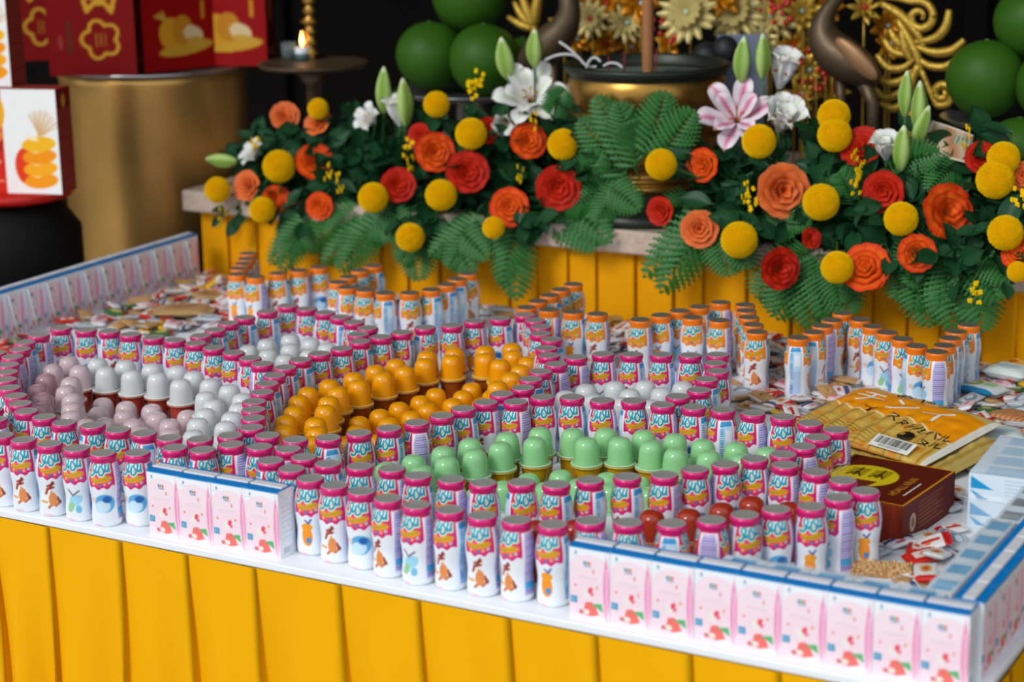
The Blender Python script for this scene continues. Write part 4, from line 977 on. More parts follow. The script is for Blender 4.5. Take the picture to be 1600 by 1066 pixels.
# candle stand
YC = YM+24
c_, s_ = ay(489, 97, YC); r_ = 87/s_; h_ = c_.z-ZA
o = empty('candle_stand', 'dark round pedestal tray holding the candle', 'candle stand', (c_.x, YC, ZA))
part('tray', mesh('candle_tray', *lathe([(r_*.5, h_-1.8), (r_*.95, h_-1.0), (r_, h_-.2), (r_*.98, h_), (r_*.9, h_-.4), (.05, h_-.5)], 56), M_bronze), o)
part('pedestal', mesh('candle_pedestal', *lathe([(8, 0), (8, 1), (3, 3), (1.6, 6), (2.6, 8), (1.6, 10), (1.6, h_-5), (4, h_-1.6)], 32), M_bronze), o)
prof = [(2.0, 0)]; 
for i in range(9): prof += [(1.0, .6+i*2.2), (1.7 if i % 3 else 2.3, 1.5+i*2.2), (1.0, 2.4+i*2.2)]
p = atz(487, 92, c_.z-.4); single('candlestick', mesh('candlestick', *lathe(prof, 24), M_brass), 'turned brass candlestick spindle on the dark round tray', 'candlestick', (p.x, p.y, c_.z-.45))
p = atz(473, 93, c_.z-.4); o = empty('candle', 'short white lit candle in a glass cup on the round tray', 'candle', (p.x, p.y, c_.z-.45))
part('wax', mesh('candle_wax', *lathe([(1.6, .3), (1.6, 2.6), (1.4, 2.7), (.05, 2.5)], 24), mat('candle_wax', (226, 230, 238), rough=.5, sss=.3)), o)
part('cup', mesh('candle_cup', *lathe([(1.5, 0), (1.75, .1), (1.75, 1.4), (1.68, 1.4), (1.66, .2)], 24, True, False), mat('teal_glass', (70, 110, 110), rough=.1, alpha=.5)), o)
part('flame', mesh('candle_flame', *lathe([(.05, 2.8), (.38, 3.3), (.5, 3.9), (.36, 4.9), (.15, 5.7), (.02, 6.2)], 16), mat('flame', (255, 200, 110), emit=(255, 186, 96), emits=9.)), o)
p = atz(452, 92, c_.z-.4); single('votive_glass', mesh('votive_glass', *lathe([(1.3, 0), (1.6, .1), (1.7, 3.6), (1.62, 3.6), (1.5, .3), (.05, .3)], 24), mat('votive_glass', (120, 140, 140), rough=.08, alpha=.4)), 'empty clear glass cup beside the lit candle', 'glass', (p.x, p.y, c_.z-.45))

# biscuit boxes on a stand at the table's far end
def biscuit(p):
    p.put(p.rect(-30, 30, -1, 40), (240, 240, 238)); p.put(p.rect(-30, -2.4, -1, 40), (206, 40, 22))
    p.put(p.ell(-5, 16, 3.2, 4.5), (240, 170, 30)); p.put(p.ell(-4.4, 11.5, 2.0, 1.5), (230, 130, 50))
    for k in range(4): p.put(p.line([(-6.5+k*1.1, 8.2), (-6.2+k*1.1, 10.2)])-.16, (120, 30, 16))
    p.put(p.ell(-5, 6.2, 1.8, .7), (240, 150, 130)); p.put(p.line([(-8, 2.4), (-3, 2.4)])-.2, (240, 140, 110))
    p.put(p.ell(2.0, 5.5, 2.3, 3.6), (226, 62, 24))
    for k, (y, c) in enumerate(((2.6, (246, 156, 22)), (5.0, (250, 170, 30)), (7.4, (246, 150, 20)), (9.8, (246, 184, 34)))):
        p.put(p.ell(5.0, y, 3.6, 1.5, .1), c); p.put(p.ell(3.6, y+1.2, 1.4, .4, -.3), (250, 236, 200))
    for k in range(12): a = .4+k*.16; p.put(p.line([(5.5+math.cos(a*2)*.5, 11.6), (5.6+4*math.cos(a), 11.4+5*math.sin(a))])-.13, [(226, 190, 140), (206, 160, 110)][k % 2])
    p.put(p.poly([(-2.4, -1), (9, -1), (9, 1.4), (4, .9), (0, 1.8)]), (244, 244, 244))
def bside(p):
    p.put(p.rect(-30, 30, -1, 40), (150, 52, 44)); p.put(p.rect(-30, 30, 16.5, 40), (122, 18, 16)); p.put(p.ell(0, 18, .8, 1.4), (206, 150, 60))
    for k in range(5): p.put(p.line([(-3, 3+k*2.6), (3, 3+k*2.6)])-.1, (120, 30, 26))
BB_ = pbox('biscuit_box', 18.4, 6.5, 20.5, biscuit, bside, 96, 106)
Yx = 100.
p, s_ = ay(36, 299, Yx); zb = p.z
single('biscuit_box', BB_, 'white and red biscuit box with stacked cracker picture, lower of the two', 'biscuit box', (p.x, Yx+1, zb), .28)
p2, _ = ay(-42, 139, Yx); single('biscuit_box', BB_, 'white and red biscuit box with stacked cracker picture, on top of another', 'biscuit box', (p2.x, Yx+1, zb+20.55), .28)
o = empty('tray_stand', 'black stand with a round red tray carrying the biscuit boxes', 'stand', (p.x-4.5, Yx+2, -TZ))
part('tray', mesh('red_tray', *lathe([(9, zb+TZ-2.2), (11.5, zb+TZ-1.6), (12.2, zb+TZ-.05), (11.6, zb+TZ-.05), (11, zb+TZ-.9), (.05, zb+TZ-1.0)], 48), M_red), o, label='round red plastic tray')
part('column', mesh('stand_column', *lathe([(15, 0), (15, 3), (9, 5), (9, zb+TZ-24), (13, zb+TZ-16), (13, zb+TZ-8), (9, zb+TZ-2.2)], 32), M_black), o)
single('tray_riser', mesh('tray_riser', *lathe([(10.8, 0), (10.8, .75), (.05, .75)], 40, True, True), M_red), 'flat red disc between the red tray and the lower biscuit box', 'disc', (p.x-4.5, Yx+2, zb-.85))
# white ribbon hanging beside the drum
a = ay(93, 335, 108)[0]; b = ay(104, 440, 108)[0]
V = []
for i in range(12):
    q = i/11; c0 = a.lerp(b, q); w_ = .35+.75*q
    for sx in (-1, 1): V += [(c0.x-a.x+sx*w_, .25*math.sin(q*9)+.06*sx, c0.z-a.z), (c0.x-a.x+sx*w_, .25*math.sin(q*9)+.3, c0.z-a.z)]
F = []
for i in range(11):
    k_ = 4*i; F += [(k_, k_+2, k_+6, k_+4), (k_+1, k_+5, k_+7, k_+3), (k_, k_+4, k_+5, k_+1), (k_+2, k_+3, k_+7, k_+6)]
single('white_ribbon', mesh('white_ribbon', V, F, M_white), 'narrow white cloth ribbon hanging beside the brass drum', 'ribbon', a)

# ------------------------------------------------------------------ packs and sweets on the table
def text_part(o, body, size, mt, loc, rot, name='lettering', shear=0., sx=1.):
    cu = bpy.data.curves.new('lettering', 'FONT'); cu.body = body; cu.size = size*S; cu.align_x = 'CENTER'; cu.align_y = 'CENTER'; cu.shear = shear; cu.offset = 0.0; cu.resolution_u = 3
    to = bpy.data.objects.new('tmp', cu); C.objects.link(to); bpy.context.view_layer.update()
    me = bpy.data.meshes.new_from_object(to.evaluated_get(bpy.context.evaluated_depsgraph_get()))
    bpy.data.objects.remove(to); bpy.data.curves.remove(cu); me.materials.clear(); me.materials.append(mt)
    return part(name, me, o, loc, rot, (sx, 1, 1))
M_ink = mat('black_ink', (22, 20, 16), rough=.5); M_gink = mat('gold_ink', (222, 150, 40), rough=.45); M_wink = mat('white_ink', (232, 232, 226), rough=.5); M_bink = mat('brown_ink', (66, 24, 8), rough=.5); M_redink = mat('orange_ink', (214, 110, 40), rough=.5)

# brown gift box of sweets
bw, bd, bh = 14.6, 16.6, 5.5; rzb = -.10
Vs = []; Fs = []; Cs = []
def bface(fn, W, H, paint, a, b):
    u = np.linspace(-W/2, W/2, a); v = np.linspace(-H/2, H/2, b); U, Vv = np.meshgrid(u, v, indexing='ij'); U = U.ravel(); Vv = Vv.ravel()
    p = Paint(U, Vv, (116, 34, 18), .12); paint(p); off = sum(len(q) for q in Vs); Vs.append(np.array([fn(x, y) for x, y in zip(U, Vv)])); Cs.append(p.C); Fs.extend(gridf(a, b, off))
def btop(p):
    p.put(p.rect(-9, 9, -9, 9), (92, 24, 12)); p.put(-(np.maximum(np.abs(p.U)-bw/2+.28, np.abs(p.V)-bd/2+.28)), (226, 150, 20))
    p.put(p.ell(-2.2, .4, 4.6, 4.4), (214, 190, 22)); p.put(p.poly([(-8, -5), (-4.2, -1.5), (.4, -1.2), (-.4, -5.5), (-3, -8)]), (92, 24, 12), .9)
    for cx0, cy0 in ((-3.6, 1.6), (-.5, 1.9)):
        for k in range(5): p.put(p.line([(cx0-1.1, cy0-1.2+k*.6), (cx0+1.1, cy0-1.0+k*.6)])-.13, (60, 24, 8))
        p.put(p.line([(cx0, cy0-1.6), (cx0, cy0+1.7)])-.14, (60, 24, 8)); p.put(p.line([(cx0-1, cy0-1.7), (cx0, cy0), (cx0+1, cy0-1.7)])-.14, (60, 24, 8))
def bfront(p):
    p.put(p.rect(-9, 9, -4, 4), (128, 44, 26)); st = []
    for k in range(11): a = math.pi/2+k*math.pi/5; r = .75 if k % 2 == 0 else .33; st.append((1.8+r*math.cos(a), .1+r*math.sin(a)))
    p.put(p.line(st)-.12, (226, 150, 40))
    p.put(p.poly([(5.9, 2.75), (6.2, 2.75), (6.9, -2.75), (5.2, -2.75)]), (150, 52, 30), .7)
def bside_(p):
    p.put(p.rect(-9, 9, -4, 4), (112, 36, 26)); p.put(p.ell(-5.2, -.3, .95, 1.25), (214, 190, 160)); p.put(p.ell(-5.2, -.3, .5, .7), (150, 110, 80))
    for k in range(7): p.put(p.line([(-3.4, 1.7-k*.55), (4.5-(k % 3), 1.7-k*.55)])-.07, (176, 110, 70))
bface(lambda a, b: (a, b, bh), bw, bd, btop, 110, 120); bface(lambda a, b: (a, -bd/2, b+bh/2), bw, bh, bfront, 90, 36); bface(lambda a, b: (bw/2, a, b+bh/2), bd, bh, bside_, 100, 40)
bface(lambda a, b: (-bw/2, -a, b+bh/2), bd, bh, bside_, 20, 8); bface(lambda a, b: (-a, bd/2, b+bh/2), bw, bh, lambda p: None, 8, 4); bface(lambda a, b: (-a, b, 0), bw, bd, lambda p: None, 3, 3)
bxc = Vector((21.0, 48.2, 0))
o = empty('sweet_box', 'flat dark brown sweets box with yellow oval on the lid', 'box', bxc, rzb)
part('carton', mesh('sweet_box', np.concatenate(Vs), Fs, M_vcm, False, np.concatenate(Cs)), o)
text_part(o, 'HÒALL NÍUN', 1.55, M_gink, (4.2, -1.2, bh+.03), (0, 0, math.pi/2), sx=.85)
text_part(o, 'SWEET MIX', .8, M_wink, (5.5, -1.6, bh+.03), (0, 0, math.pi/2)) if False else None
for k in range(9):   # white small print, unreadable in the photograph
    V, F = box(-.09, .09, -.3, .3, 0, .02); part('print', mesh('small_print', V, F, M_wink, False), o, (5.6, -4.2+k*.62, bh+.01), (0, 0, .3*(k % 2)))
for k in range(8):
    V, F = box(-.06, .06, -.26, .26, 0, .02); me = mesh('small_print', V, F, M_wink, False)
    part('print', me, o, (-6.0, -1.0+k*.68, bh+.01), (0, 0, .2*(k % 2))); 
    if k < 4: part('print', me, o, (-6.6, 1.6+k*.68, bh+.01), (0, 0, .2*(k % 2)))
OBST.append((21, 48.2, 9.5))

# cheese snack bags
def bag_mesh(name, w_, d_, h_, paint, ribs, seed, nu=130, nv=110):
    r = random.Random(seed); ph = [r.uniform(0, 6) for _ in range(6)]
    u = np.linspace(-1, 1, nu); v = np.linspace(-1, 1, nv); U, Vv = np.meshgrid(u, v, indexing='ij'); U = U.ravel(); Vv = Vv.ravel()
    e = np.clip((1-np.abs(U)**6)*(1-np.abs(Vv)**5), 0, 1)**.6
    rib = 1-(.30-.30*np.abs(np.cos(U*ribs*math.pi/2)))*np.clip((.25-Vv)*5, 0, 1)
    wr = .06*np.sin(U*9+Vv*4+ph[0])+.05*np.sin(U*17-Vv*13+ph[1])+.04*np.sin(Vv*23+ph[2])
    zt_ = h_*e*rib+wr*h_*.6*e+.05
    X = U*w_/2; Y = Vv*d_/2
    p = Paint(X, Y, (214, 160, 40), .14); paint(p)
    top = np.stack([X, Y, zt_], 1); bot = np.stack([X, Y, 0.0*X], 1)
    F = gridf(nu, nv)+[q[::-1] for q in gridf(nu, nv, nu*nv)]
    # rim walls
    idx = [i*nv for i in range(nu)]+[(nu-1)*nv+j for j in range(1, nv)]+[i*nv+nv-1 for i in range(nu-2, -1, -1)]+[j for j in range(nv-2, 0, -1)]
    for a, b in zip(idx, idx[1:]+idx[:1]): F.append((a, a+nu*nv, b+nu*nv, b)[::-1])
    BAGZ[name] = (U.reshape(nu, nv)[:, 0]*w_/2, Vv.reshape(nu, nv)[0]*d_/2, zt_.reshape(nu, nv))
    return mesh(name, np.concatenate([top, bot]), F, M_vc, True, np.concatenate([p.C, p.C*.8]))
BAGZ = {}
def print_on_bag(ob, bag, rz, lift=.07):
    """lay flat lettering onto the bag surface"""
    xs, ys, zz = BAGZ[bag]; me = ob.data; sx = ob.scale[0]; c_, s_ = math.cos(rz), math.sin(rz); lx, ly = ob.location[0]/S, ob.location[1]/S
    import bmesh
    bm = bmesh.new(); bm.from_mesh(me); bmesh.ops.triangulate(bm, faces=bm.faces[:]); bmesh.ops.subdivide_edges(bm, edges=bm.edges[:], cuts=2, use_grid_fill=True)
    for v in bm.verts:
        x, y = v.co.x/S*sx, v.co.y/S; X = lx+c_*x-s_*y; Y = ly+s_*x+c_*y
        i = int(np.clip(np.searchsorted(xs, X), 1, len(xs)-1)); j = int(np.clip(np.searchsorted(ys, Y), 1, len(ys)-1))
        v.co = Vector((X*S, Y*S, (max(zz[i, j], zz[i-1, j], zz[i, j-1], zz[i-1, j-1])+lift)*S))
    bm.to_mesh(me); bm.free(); ob.location = (0, 0, 0); ob.rotation_euler = (0, 0, 0); ob.scale = (1, 1, 1)
def cheese(p):
    w_, d_ = 26, 20
    p.put(p.rect(-14, 14, -11, 11), (206, 168, 78))
    for k in range(9):
        x = -11.5+k*2.9; p.put(np.abs(p.U-x)-.16, (168, 110, 24), .7)
        for j in range(6): p.put(p.ell(x+1.4, -8.6+j*2.3, .85, .75), (222, 186, 86) if (k+j) % 2 else (226, 146, 40), .8)
    for j in range(6): p.put(p.line([(-12.5, -9+j*.75), (2+j, -8.6+j*.7)])-.07, (96, 70, 20), .7)
    p.put(p.poly([(-13, -9.6), (-2, -9.4), (6, -9.8), (6, -8.8), (-13, -8.4)]), (196, 120, 20), .5)
    p.put(np.where(p.V > -.2+.9*np.sin(p.U*.32+.6)-.10*p.U, -1., 1.), (246, 222, 170)); p.put(np.where(p.V > 0.1+.9*np.sin(p.U*.32+.6)-.10*p.U, -1., 1.), (240, 150, 12))
    p.put(np.where(p.V > 6.6-.02*p.U, -1., 1.), (206, 176, 104))
    p.put(p.rect(-12.6, -5, 8.6, 9.9), (226, 140, 40), .7)
    p.put(p.rect(12.3, 14, -11, 11), (232, 228, 214))
def cheese2(p):
    p.put(p.rect(-14, 14, -11, 11), (198, 172, 96)); 
    for k in range(9): p.put(np.abs(p.U+11.5-k*2.9)-.2, (160, 120, 40), .6)
    for k in range(5): p.put(p.ell(-10+k*5, -6+2*(k % 2), 1.4, 1.2), (228, 130, 40))
    p.put(p.rect(-14, 14, -10, -8.6), (176, 150, 80))
rzc = -.365
d_a = Vector((math.cos(rzc), math.sin(rzc), 0)); d_b = Vector((-math.sin(rzc), math.cos(rzc), 0))
_c = az(1350, 607, 5.0)
bc0 = Vector((_c[0], _c[1], 0))+d_a*12.8-d_b*8.9
TILT = .14
o2 = empty('snack_bag', 'plain amber snack bag lying under the orange printed cheese snack bag', 'snack bag', bc0+d_a*2.2-d_b*1.0+Vector((0, 0, 1.4)), rot=Quaternion((0, 0, 1), rzc-.03) @ Quaternion((1, 0, 0), TILT))
part('bag', bag_mesh('under_bag', 26, 17, 2.2, cheese2, 9, 5, 90, 70), o2)
o = empty('snack_bag', 'amber cheese snack bag with orange band and black lettering', 'snack bag', bc0+Vector((0, 0, 3.7)), rot=Quaternion((0, 0, 1), rzc) @ Quaternion((1, 0, 0), TILT))
part('bag', bag_mesh('cheese_bag', 26, 18, 1.7, cheese, 9, 2), o)
for body, size, mt_, x_, y_, rz_, sx_ in (('おやつ', 2.7, M_ink, .6, 7.2, 0., 1.3), ('チンイ', 4.4, M_wink, -.6, 3.2, -.03, 1.45), ('イ', 2.2, M_ink, -4.6, .6, -.1, 1.2), ('ス', 2.2, M_ink, .4, -.1, -.1, 1.2), ('ヌルル', 2.2, M_ink, 5.0, -1.6, -.1, .8), ('バル', 2.2, M_ink, 10.2, -2.0, .1, .9), ('ヌル', 2.0, M_ink, 10.6, -4.6, .2, .9)):
    print_on_bag(text_part(o, body, size, mt_, (x_, y_, 0), (0, 0, 0), sx=sx_), 'cheese_bag', rz_)
part('seal_mark', mesh('seal_mark', *lathe([(1.15, 0), (1.15, .03), (.02, .03)], 24), M_ink), o, (6.6, -4.7, 1.78), None, (1.1, 1.1, 1))
V, F = rbox(-3.6, 3.6, -1.25, 1.25, 0, .06, .02); lab = part('barcode_label', mesh('barcode_label', V, F, M_wink, False), o, (6.6, -7.6, 1.45), (.30, 0, -.02), label='white barcode label')
rr = random.Random(9); x = -3.1
while x < 3.0:
    w_ = rr.choice((.05, .08, .14)); V, F = box(0, w_, -.45, 1.05, .06, .08); part('bar', mesh('bar', V, F, M_ink, False), lab, (x, 0, 0)); x += w_+rr.choice((.06, .1, .14))
text_part(lab, '8935549503537', .62, M_ink, (0, -.85, .08), (0, 0, 0), 'digits')
for _a in (-9, -3, 3, 9):
    for _b in (-6, 0, 6): _q = bc0+d_a*(_a+1)+d_b*(_b-1); OBST.append((_q.x, _q.y, 4.6))

# little green-edged wafer packs
def wafer_top(p):
    p.put(p.rect(-9, 9, -9, 9), (40, 120, 56)); p.put(p.rect(-3.2, 3.2, -1.6, 1.6), (226, 158, 40)); p.put(p.ell(-1.2, .1, 1.1, .8), (170, 70, 60)); p.put(p.ell(1.0, -.2, .9, .7), (90, 60, 40)); p.put(p.ell(.4, .7, .5, .4), (220, 120, 60))
    for k in range(6): p.put(p.rect(-3+k*1.05, -2.4+k*1.05, -2.25, -1.85), (196, 214, 120))
def wafer(w_, d_, h_):
    Vs_ = []; Fs_ = []; Cs_ = []
    def fc(fn, W, H, pf, a, b, base):
        u = np.linspace(-W/2, W/2, a); v = np.linspace(-H/2, H/2, b); U, Vv = np.meshgrid(u, v, indexing='ij'); U = U.ravel(); Vv = Vv.ravel(); p = Paint(U, Vv, base, .12)
        if pf: pf(p)
        off = sum(len(q) for q in Vs_); Vs_.append(np.array([fn(x, y) for x, y in zip(U, Vv)])); Cs_.append(p.C); Fs_.extend(gridf(a, b, off))
    stripe = lambda p: (p.put(np.abs(p.V-.18)-.12, (196, 140, 110)), p.put(np.abs(p.V+.22)-.1, (206, 160, 120)))
    fc(lambda a, b: (a, b, h_), w_, d_, wafer_top, 60, 44, (40, 120, 56)); fc(lambda a, b: (a, -d_/2, b+h_/2), w_, h_, stripe, 20, 14, (236, 224, 206)); fc(lambda a, b: (w_/2, a, b+h_/2), d_, h_, stripe, 14, 14, (236, 224, 206)); fc(lambda a, b: (-w_/2, -a, b+h_/2), d_, h_, stripe, 14, 14, (236, 224, 206)); fc(lambda a, b: (-a, d_/2, b+h_/2), w_, h_, stripe, 14, 14, (236, 224, 206)); fc(lambda a, b: (-a, b, 0), w_, d_, None, 3, 3, (220, 210, 200))
    return mesh('wafer_pack', np.concatenate(Vs_), Fs_, M_vc, False, np.concatenate(Cs_))
WAF = wafer(7.4, 5, 1.1)
for i, (u, v, rz) in enumerate(((1365,702,-.55),(1405,722,.75),(1340,694,-.3))):
    x, y = az(u, v, 1.1); y = max(y, 58.6); z = 0 if i < 2 else 0; single('wafer_pack', WAF, 'flat wafer pack with green border between the snack bag and brown box', 'snack pack', (x-1.5+[-1., 2.5, -4.5][i], max(y, 59.2)+[.2, 1.2, 4.][i], 0), [-.25, .5, -.6][i], group='green-edged wafer packs')
    OBST.append((x, y, 4))

# shrink-wrapped milk cartons (film over rows of cartons)
def film_box(w_, d_, h_, seed):
    r = random.Random(seed); nu, nv = 26, 18; V = []; F = []
    for i in range(nu):
        for j in range(nv):
            a = -1+2*i/(nu-1); b = -1+2*j/(nv-1); e = max(abs(a), abs(b)); k = 1 if e < .82 else 1-((e-.82)/.18)**2*.99
            V.append((a*w_/2, b*d_/2, h_*k+.12*math.sin(a*11+b*5+seed)*(k > .9)+.05*r.uniform(-1, 1)*(k > .1)))
    return mesh('shrink_film', V, gridf(nu, nv), M_film)
def wrapped_carton_mesh(w_, d_, h_, body, topc, tri):
    """carton with a coloured top patch and a triangle print on the long side"""
    Vs_ = []; Fs_ = []; Cs_ = []
    def fc(fn, W, H, pf, a, b, base):
        u = np.linspace(-W/2, W/2, a); v = np.linspace(-H/2, H/2, b); U, Vv = np.meshgrid(u, v, indexing='ij'); U = U.ravel(); Vv = Vv.ravel(); p = Paint(U, Vv, base, .1)
        if pf: pf(p)
        off = sum(len(q) for q in Vs_); Vs_.append(np.array([fn(x, y) for x, y in zip(U, Vv)])); Cs_.append(p.C); Fs_.extend(gridf(a, b, off))
    def sd(p):
        if tri: p.put(p.poly([(-W_/2+.3, H_*.4), (-W_/2+3.2, -.2), (-W_/2+.3, -.2)]), (28, 150, 206)); p.put(p.poly([(-W_/2+1.2, -H_*.45), (-W_/2+.2, -H_*.1), (-W_/2+2.6, -H_*.45)]), (28, 150, 206)); [p.put(p.line([(.3, H_*.35-k*.5), (W_/2-.5, H_*.35-k*.5)])-.06, (176, 196, 210)) for k in range(6)]
    W_, H_ = w_, h_
    fc(lambda a, b: (a, b, h_), w_, d_, lambda p: p.put(p.rect(-w_*.28, w_*.28, -d_*.36, d_*.36), topc), 18, 14, body)
    fc(lambda a, b: (a, -d_/2, b+h_/2), w_, h_, sd, 50, 30, body); W_ = d_
    fc(lambda a, b: (w_/2, a, b+h_/2), d_, h_, sd, 30, 30, body); fc(lambda a, b: (-w_/2, -a, b+h_/2), d_, h_, sd, 30, 30, body); W_ = w_
    fc(lambda a, b: (-a, d_/2, b+h_/2), w_, h_, sd, 30, 30, body); fc(lambda a, b: (-a, b, 0), w_, d_, None, 3, 3, body)
    return mesh('wrapped_carton', np.concatenate(Vs_), Fs_, M_vcm, False, np.concatenate(Cs_))
WC1 = wrapped_carton_mesh(5.1, 3.1, 8.2, (206, 214, 220), (30, 150, 196), True)
o = empty('carton_pack', 'film-wrapped milk cartons with cyan tops behind the long front row', 'carton pack', (30.2, 5.3, 0))
for i in range(5): part('carton', WC1, o, (-10.6+i*5.25, 0, 0))
part('film', film_box(27.2, 3.5, 8.6, 1), o, label='clear plastic shrink film')
OBST.append((26, 5.3, 4)); OBST.append((36, 5.3, 4))
o = empty('carton_pack', 'film-wrapped milk cartons with cyan tops beside the row at the short table end', 'carton pack', (42.1, 19.5, 0), math.pi/2)
for i in range(5): part('carton', WC1, o, (-10.5+i*5.25, 0, 0))
part('film', film_box(27.2, 3.7, 8.7, 2), o, label='clear plastic shrink film')
WC2 = wrapped_carton_mesh(5.0, 3.2, 7.6, (214, 226, 236), (84, 92, 104), True)
o = empty('carton_pack', 'film-wrapped milk cartons with dark grey top patches near the table corner', 'carton pack', (42.1, 44, 0), math.pi/2)
for i in range(4): part('carton', WC2, o, (-8+i*5.2, 0, 0))
part('film', film_box(21.5, 3.9, 8.0, 3), o, label='clear plastic shrink film')
WC3 = wrapped_carton_mesh(9.0, 4.3, 3.6, (216, 230, 240), (170, 206, 230), True)
o = empty('carton_pack', 'film-wrapped light blue cartons lying flat beside the brown sweets box', 'carton pack', (36.4, 60, 0), .05)
for i in range(4):
    for j in range(2): part('carton', WC3, o, (0, -6.8+i*4.5, j*3.65))
part('film', film_box(10.6, 19.4, 7.6, 4), o, label='clear plastic shrink film')
OBST += [(36.4, 54, 6.5), (36.4, 66, 6.5), (42.1, 14, 4), (42.1, 24, 4), (42.1, 34, 4), (42.1, 44, 4)]

# peanut bar
V = []; nu, nv = 40, 16
bar = []
for i in range(170):
    x, y = rng.uniform(-4, 4), rng.uniform(-1.2, 1.2); bar.append(ico(rng.uniform(.18, .3), 6, 4, (x, y, 1.25+rng.uniform(-.1, .12))))
for i in range(70):
    x = rng.uniform(-4, 4); bar.append(ico(.24, 6, 4, (x, -1.3+rng.uniform(-.05, .1), rng.uniform(.2, 1.2))))
x, y = az(1372, 893, .4)
o = empty('peanut_bar', 'brown crunchy nut bar lying in front of the brown sweets box', 'snack bar', (x, y, 0), .28)
part('block', mesh('bar_block', *rbox(-4.2, 4.2, -1.35, 1.35, 0, 1.3, .15), mat('caramel', (176, 128, 78), rough=.5), False), o)
part('nuts', mesh('bar_nuts', *join(*bar), mat('nut_crumbs', (206, 166, 112), rough=.55, noise=.35, nscale=150)), o, kind='stuff')
OBST.append((x, y, 4))

# wrapped sweets strewn over the table
def sweet_mesh(w_, d_, h_, paint, seed, nu=40, nv=22):
    u = np.linspace(-1, 1, nu); v = np.linspace(-1, 1, nv); U, Vv = np.meshgrid(u, v, indexing='ij'); U = U.ravel(); Vv = Vv.ravel()
    e = np.clip(1-(np.abs(U)/.8)**4, 0, 1)**.5*np.clip(1-np.abs(Vv)**4, 0, 1)**.5
    r = random.Random(seed); wr = .05*np.sin(U*13+seed)*np.sin(Vv*9+seed*2)
    z = h_*e+wr*(e > 0)+.03; crimp = .06*np.sign(np.sin(Vv*30))*(np.abs(U) > .82)
    X = U*w_/2; Y = Vv*d_/2*(1-.1*(np.abs(U) > .82)); p = Paint(X, Y, (226, 224, 220), .12); paint(p)
    top = np.stack([X, Y, z*.5+h_*.5+crimp], 1); bot = np.stack([X, Y, np.maximum(0, h_*.5-z*.5+crimp*.5)], 1)
    return mesh('sweet_wrapper', np.concatenate([top, bot]), gridf(nu, nv)+[q[::-1] for q in gridf(nu, nv, nu*nv)], M_vc, True, np.concatenate([p.C, p.C]))
def sv0(p): p.put(p.rect(1.3, 4, -3, 3), (206, 40, 30)); p.put(p.ell(-.4, 0, 1.0, .75), (222, 160, 90)); p.put(p.ell(-.4, 0, .55, .4), (200, 90, 50))
def sv1(p): p.put(p.rect(-4, -1.4, -3, 3), (196, 30, 34)); p.put(p.rect(-1.0, 1.6, -.3, .3), (196, 40, 40)); p.put(p.ell(.8, .5, .5, .3), (230, 120, 90))
def sv2(p): p.put(p.rect(-4, 4, -3, 3), (190, 146, 92)); p.put(p.ell(0, 0, 1.5, 1.0), (206, 164, 106)); p.put(p.line([(-.8, .2), (.1, -.2), (.9, .3)])-.12, (150, 96, 54)); p.put(p.rect(1.9, 4, -3, 3), (220, 214, 204))
def sv3(p): p.put(p.rect(-4, 4, -.9, -.1), (44, 58, 120)); p.put(p.rect(-4, 4, .2, 3), (232, 232, 236)); p.put(p.ell(0, .7, .8, .3), (210, 60, 60))
def sv4(p): p.put(p.rect(-4, 4, -3, 3), (196, 200, 206)); p.put(p.ell(.3, .1, 1.5, .9), (120, 142, 158)); p.put(p.ell(.2, -.2, 1.0, .5), (214, 222, 226))
def sv5(p): p.put(p.rect(-4, 4, -3, 3), (206, 44, 36)); p.put(p.rect(-1.4, 1.4, -.7, .7), (238, 220, 206)); p.put(p.ell(0, 0, .6, .4), (214, 90, 40))
def sv6(p): p.put(p.rect(-4, 4, -3, 3), (222, 176, 30)); p.put(p.ell(0, .1, 1.1, .6), (190, 100, 20)); p.put(p.rect(1.6, 4, -3, 3), (236, 232, 220))
def sv7(p): p.put(p.rect(-4, 4, -3, 3), (236, 200, 206)); p.put(p.rect(-4, -1.2, -3, 3), (236, 236, 240)); p.put(p.ell(.6, 0, .8, .6), (220, 110, 130))
def sv8(p): p.put(p.rect(-4, 4, -3, 3), (60, 110, 60)); p.put(p.ell(0, 0, 1.2, .7), (214, 196, 120)); p.put(p.rect(-4, -1.8, -3, 3), (180, 50, 40))
SL = ['white wrapped sweet with red end and biscuit picture', 'white wrapped sweet with red stripe lettering', 'tan biscuit in a clear wrapper', 'white wrapped sweet with navy stripe', 'silver grey wrapped sweet', 'red wrapped sweet with cream panel', 'gold yellow wrapped sweet', 'pale pink wrapped sweet', 'green wrapped sweet with cream oval']
SW = [sweet_mesh(5.0, 2.9, .8, f_, i) for i, f_ in enumerate((sv0, sv1, sv2, sv3, sv4, sv5, sv6, sv7, sv8))]
polys = [('scattered beside the carton row with straws', [(-10,560),(20,520),(60,495),(120,470),(200,445),(290,425),(352,420),(365,470),(420,478),(330,512),(250,522),(150,508),(60,520)]),
         ('scattered among the orange-capped bottles', [(440,440),(740,430),(1240,490),(1240,545),(1130,550),(880,545),(860,495),(740,492),(600,505),(440,470)]),
         ('scattered around the cheese snack bag', [(1130,560),(1240,540),(1530,540),(1620,530),(1620,715),(1590,720),(1500,745),(1430,700),(1300,650),(1335,690),(1250,665),(1150,630)]),
         ('scattered between the brown box and front cartons', [(1330,895),(1385,835),(1500,765),(1500,850),(1430,925),(1340,915)])]
def inpoly(u, v, pg):
    r = False; n = len(pg)
    for i in range(n):
        x0, y0 = pg[i]; x1, y1 = pg[(i+1) % n]
        if (y0 > v) != (y1 > v) and u < (x1-x0)*(v-y0)/(y1-y0)+x0: r = not r
    return r
OA = np.array(OBST); placed = []
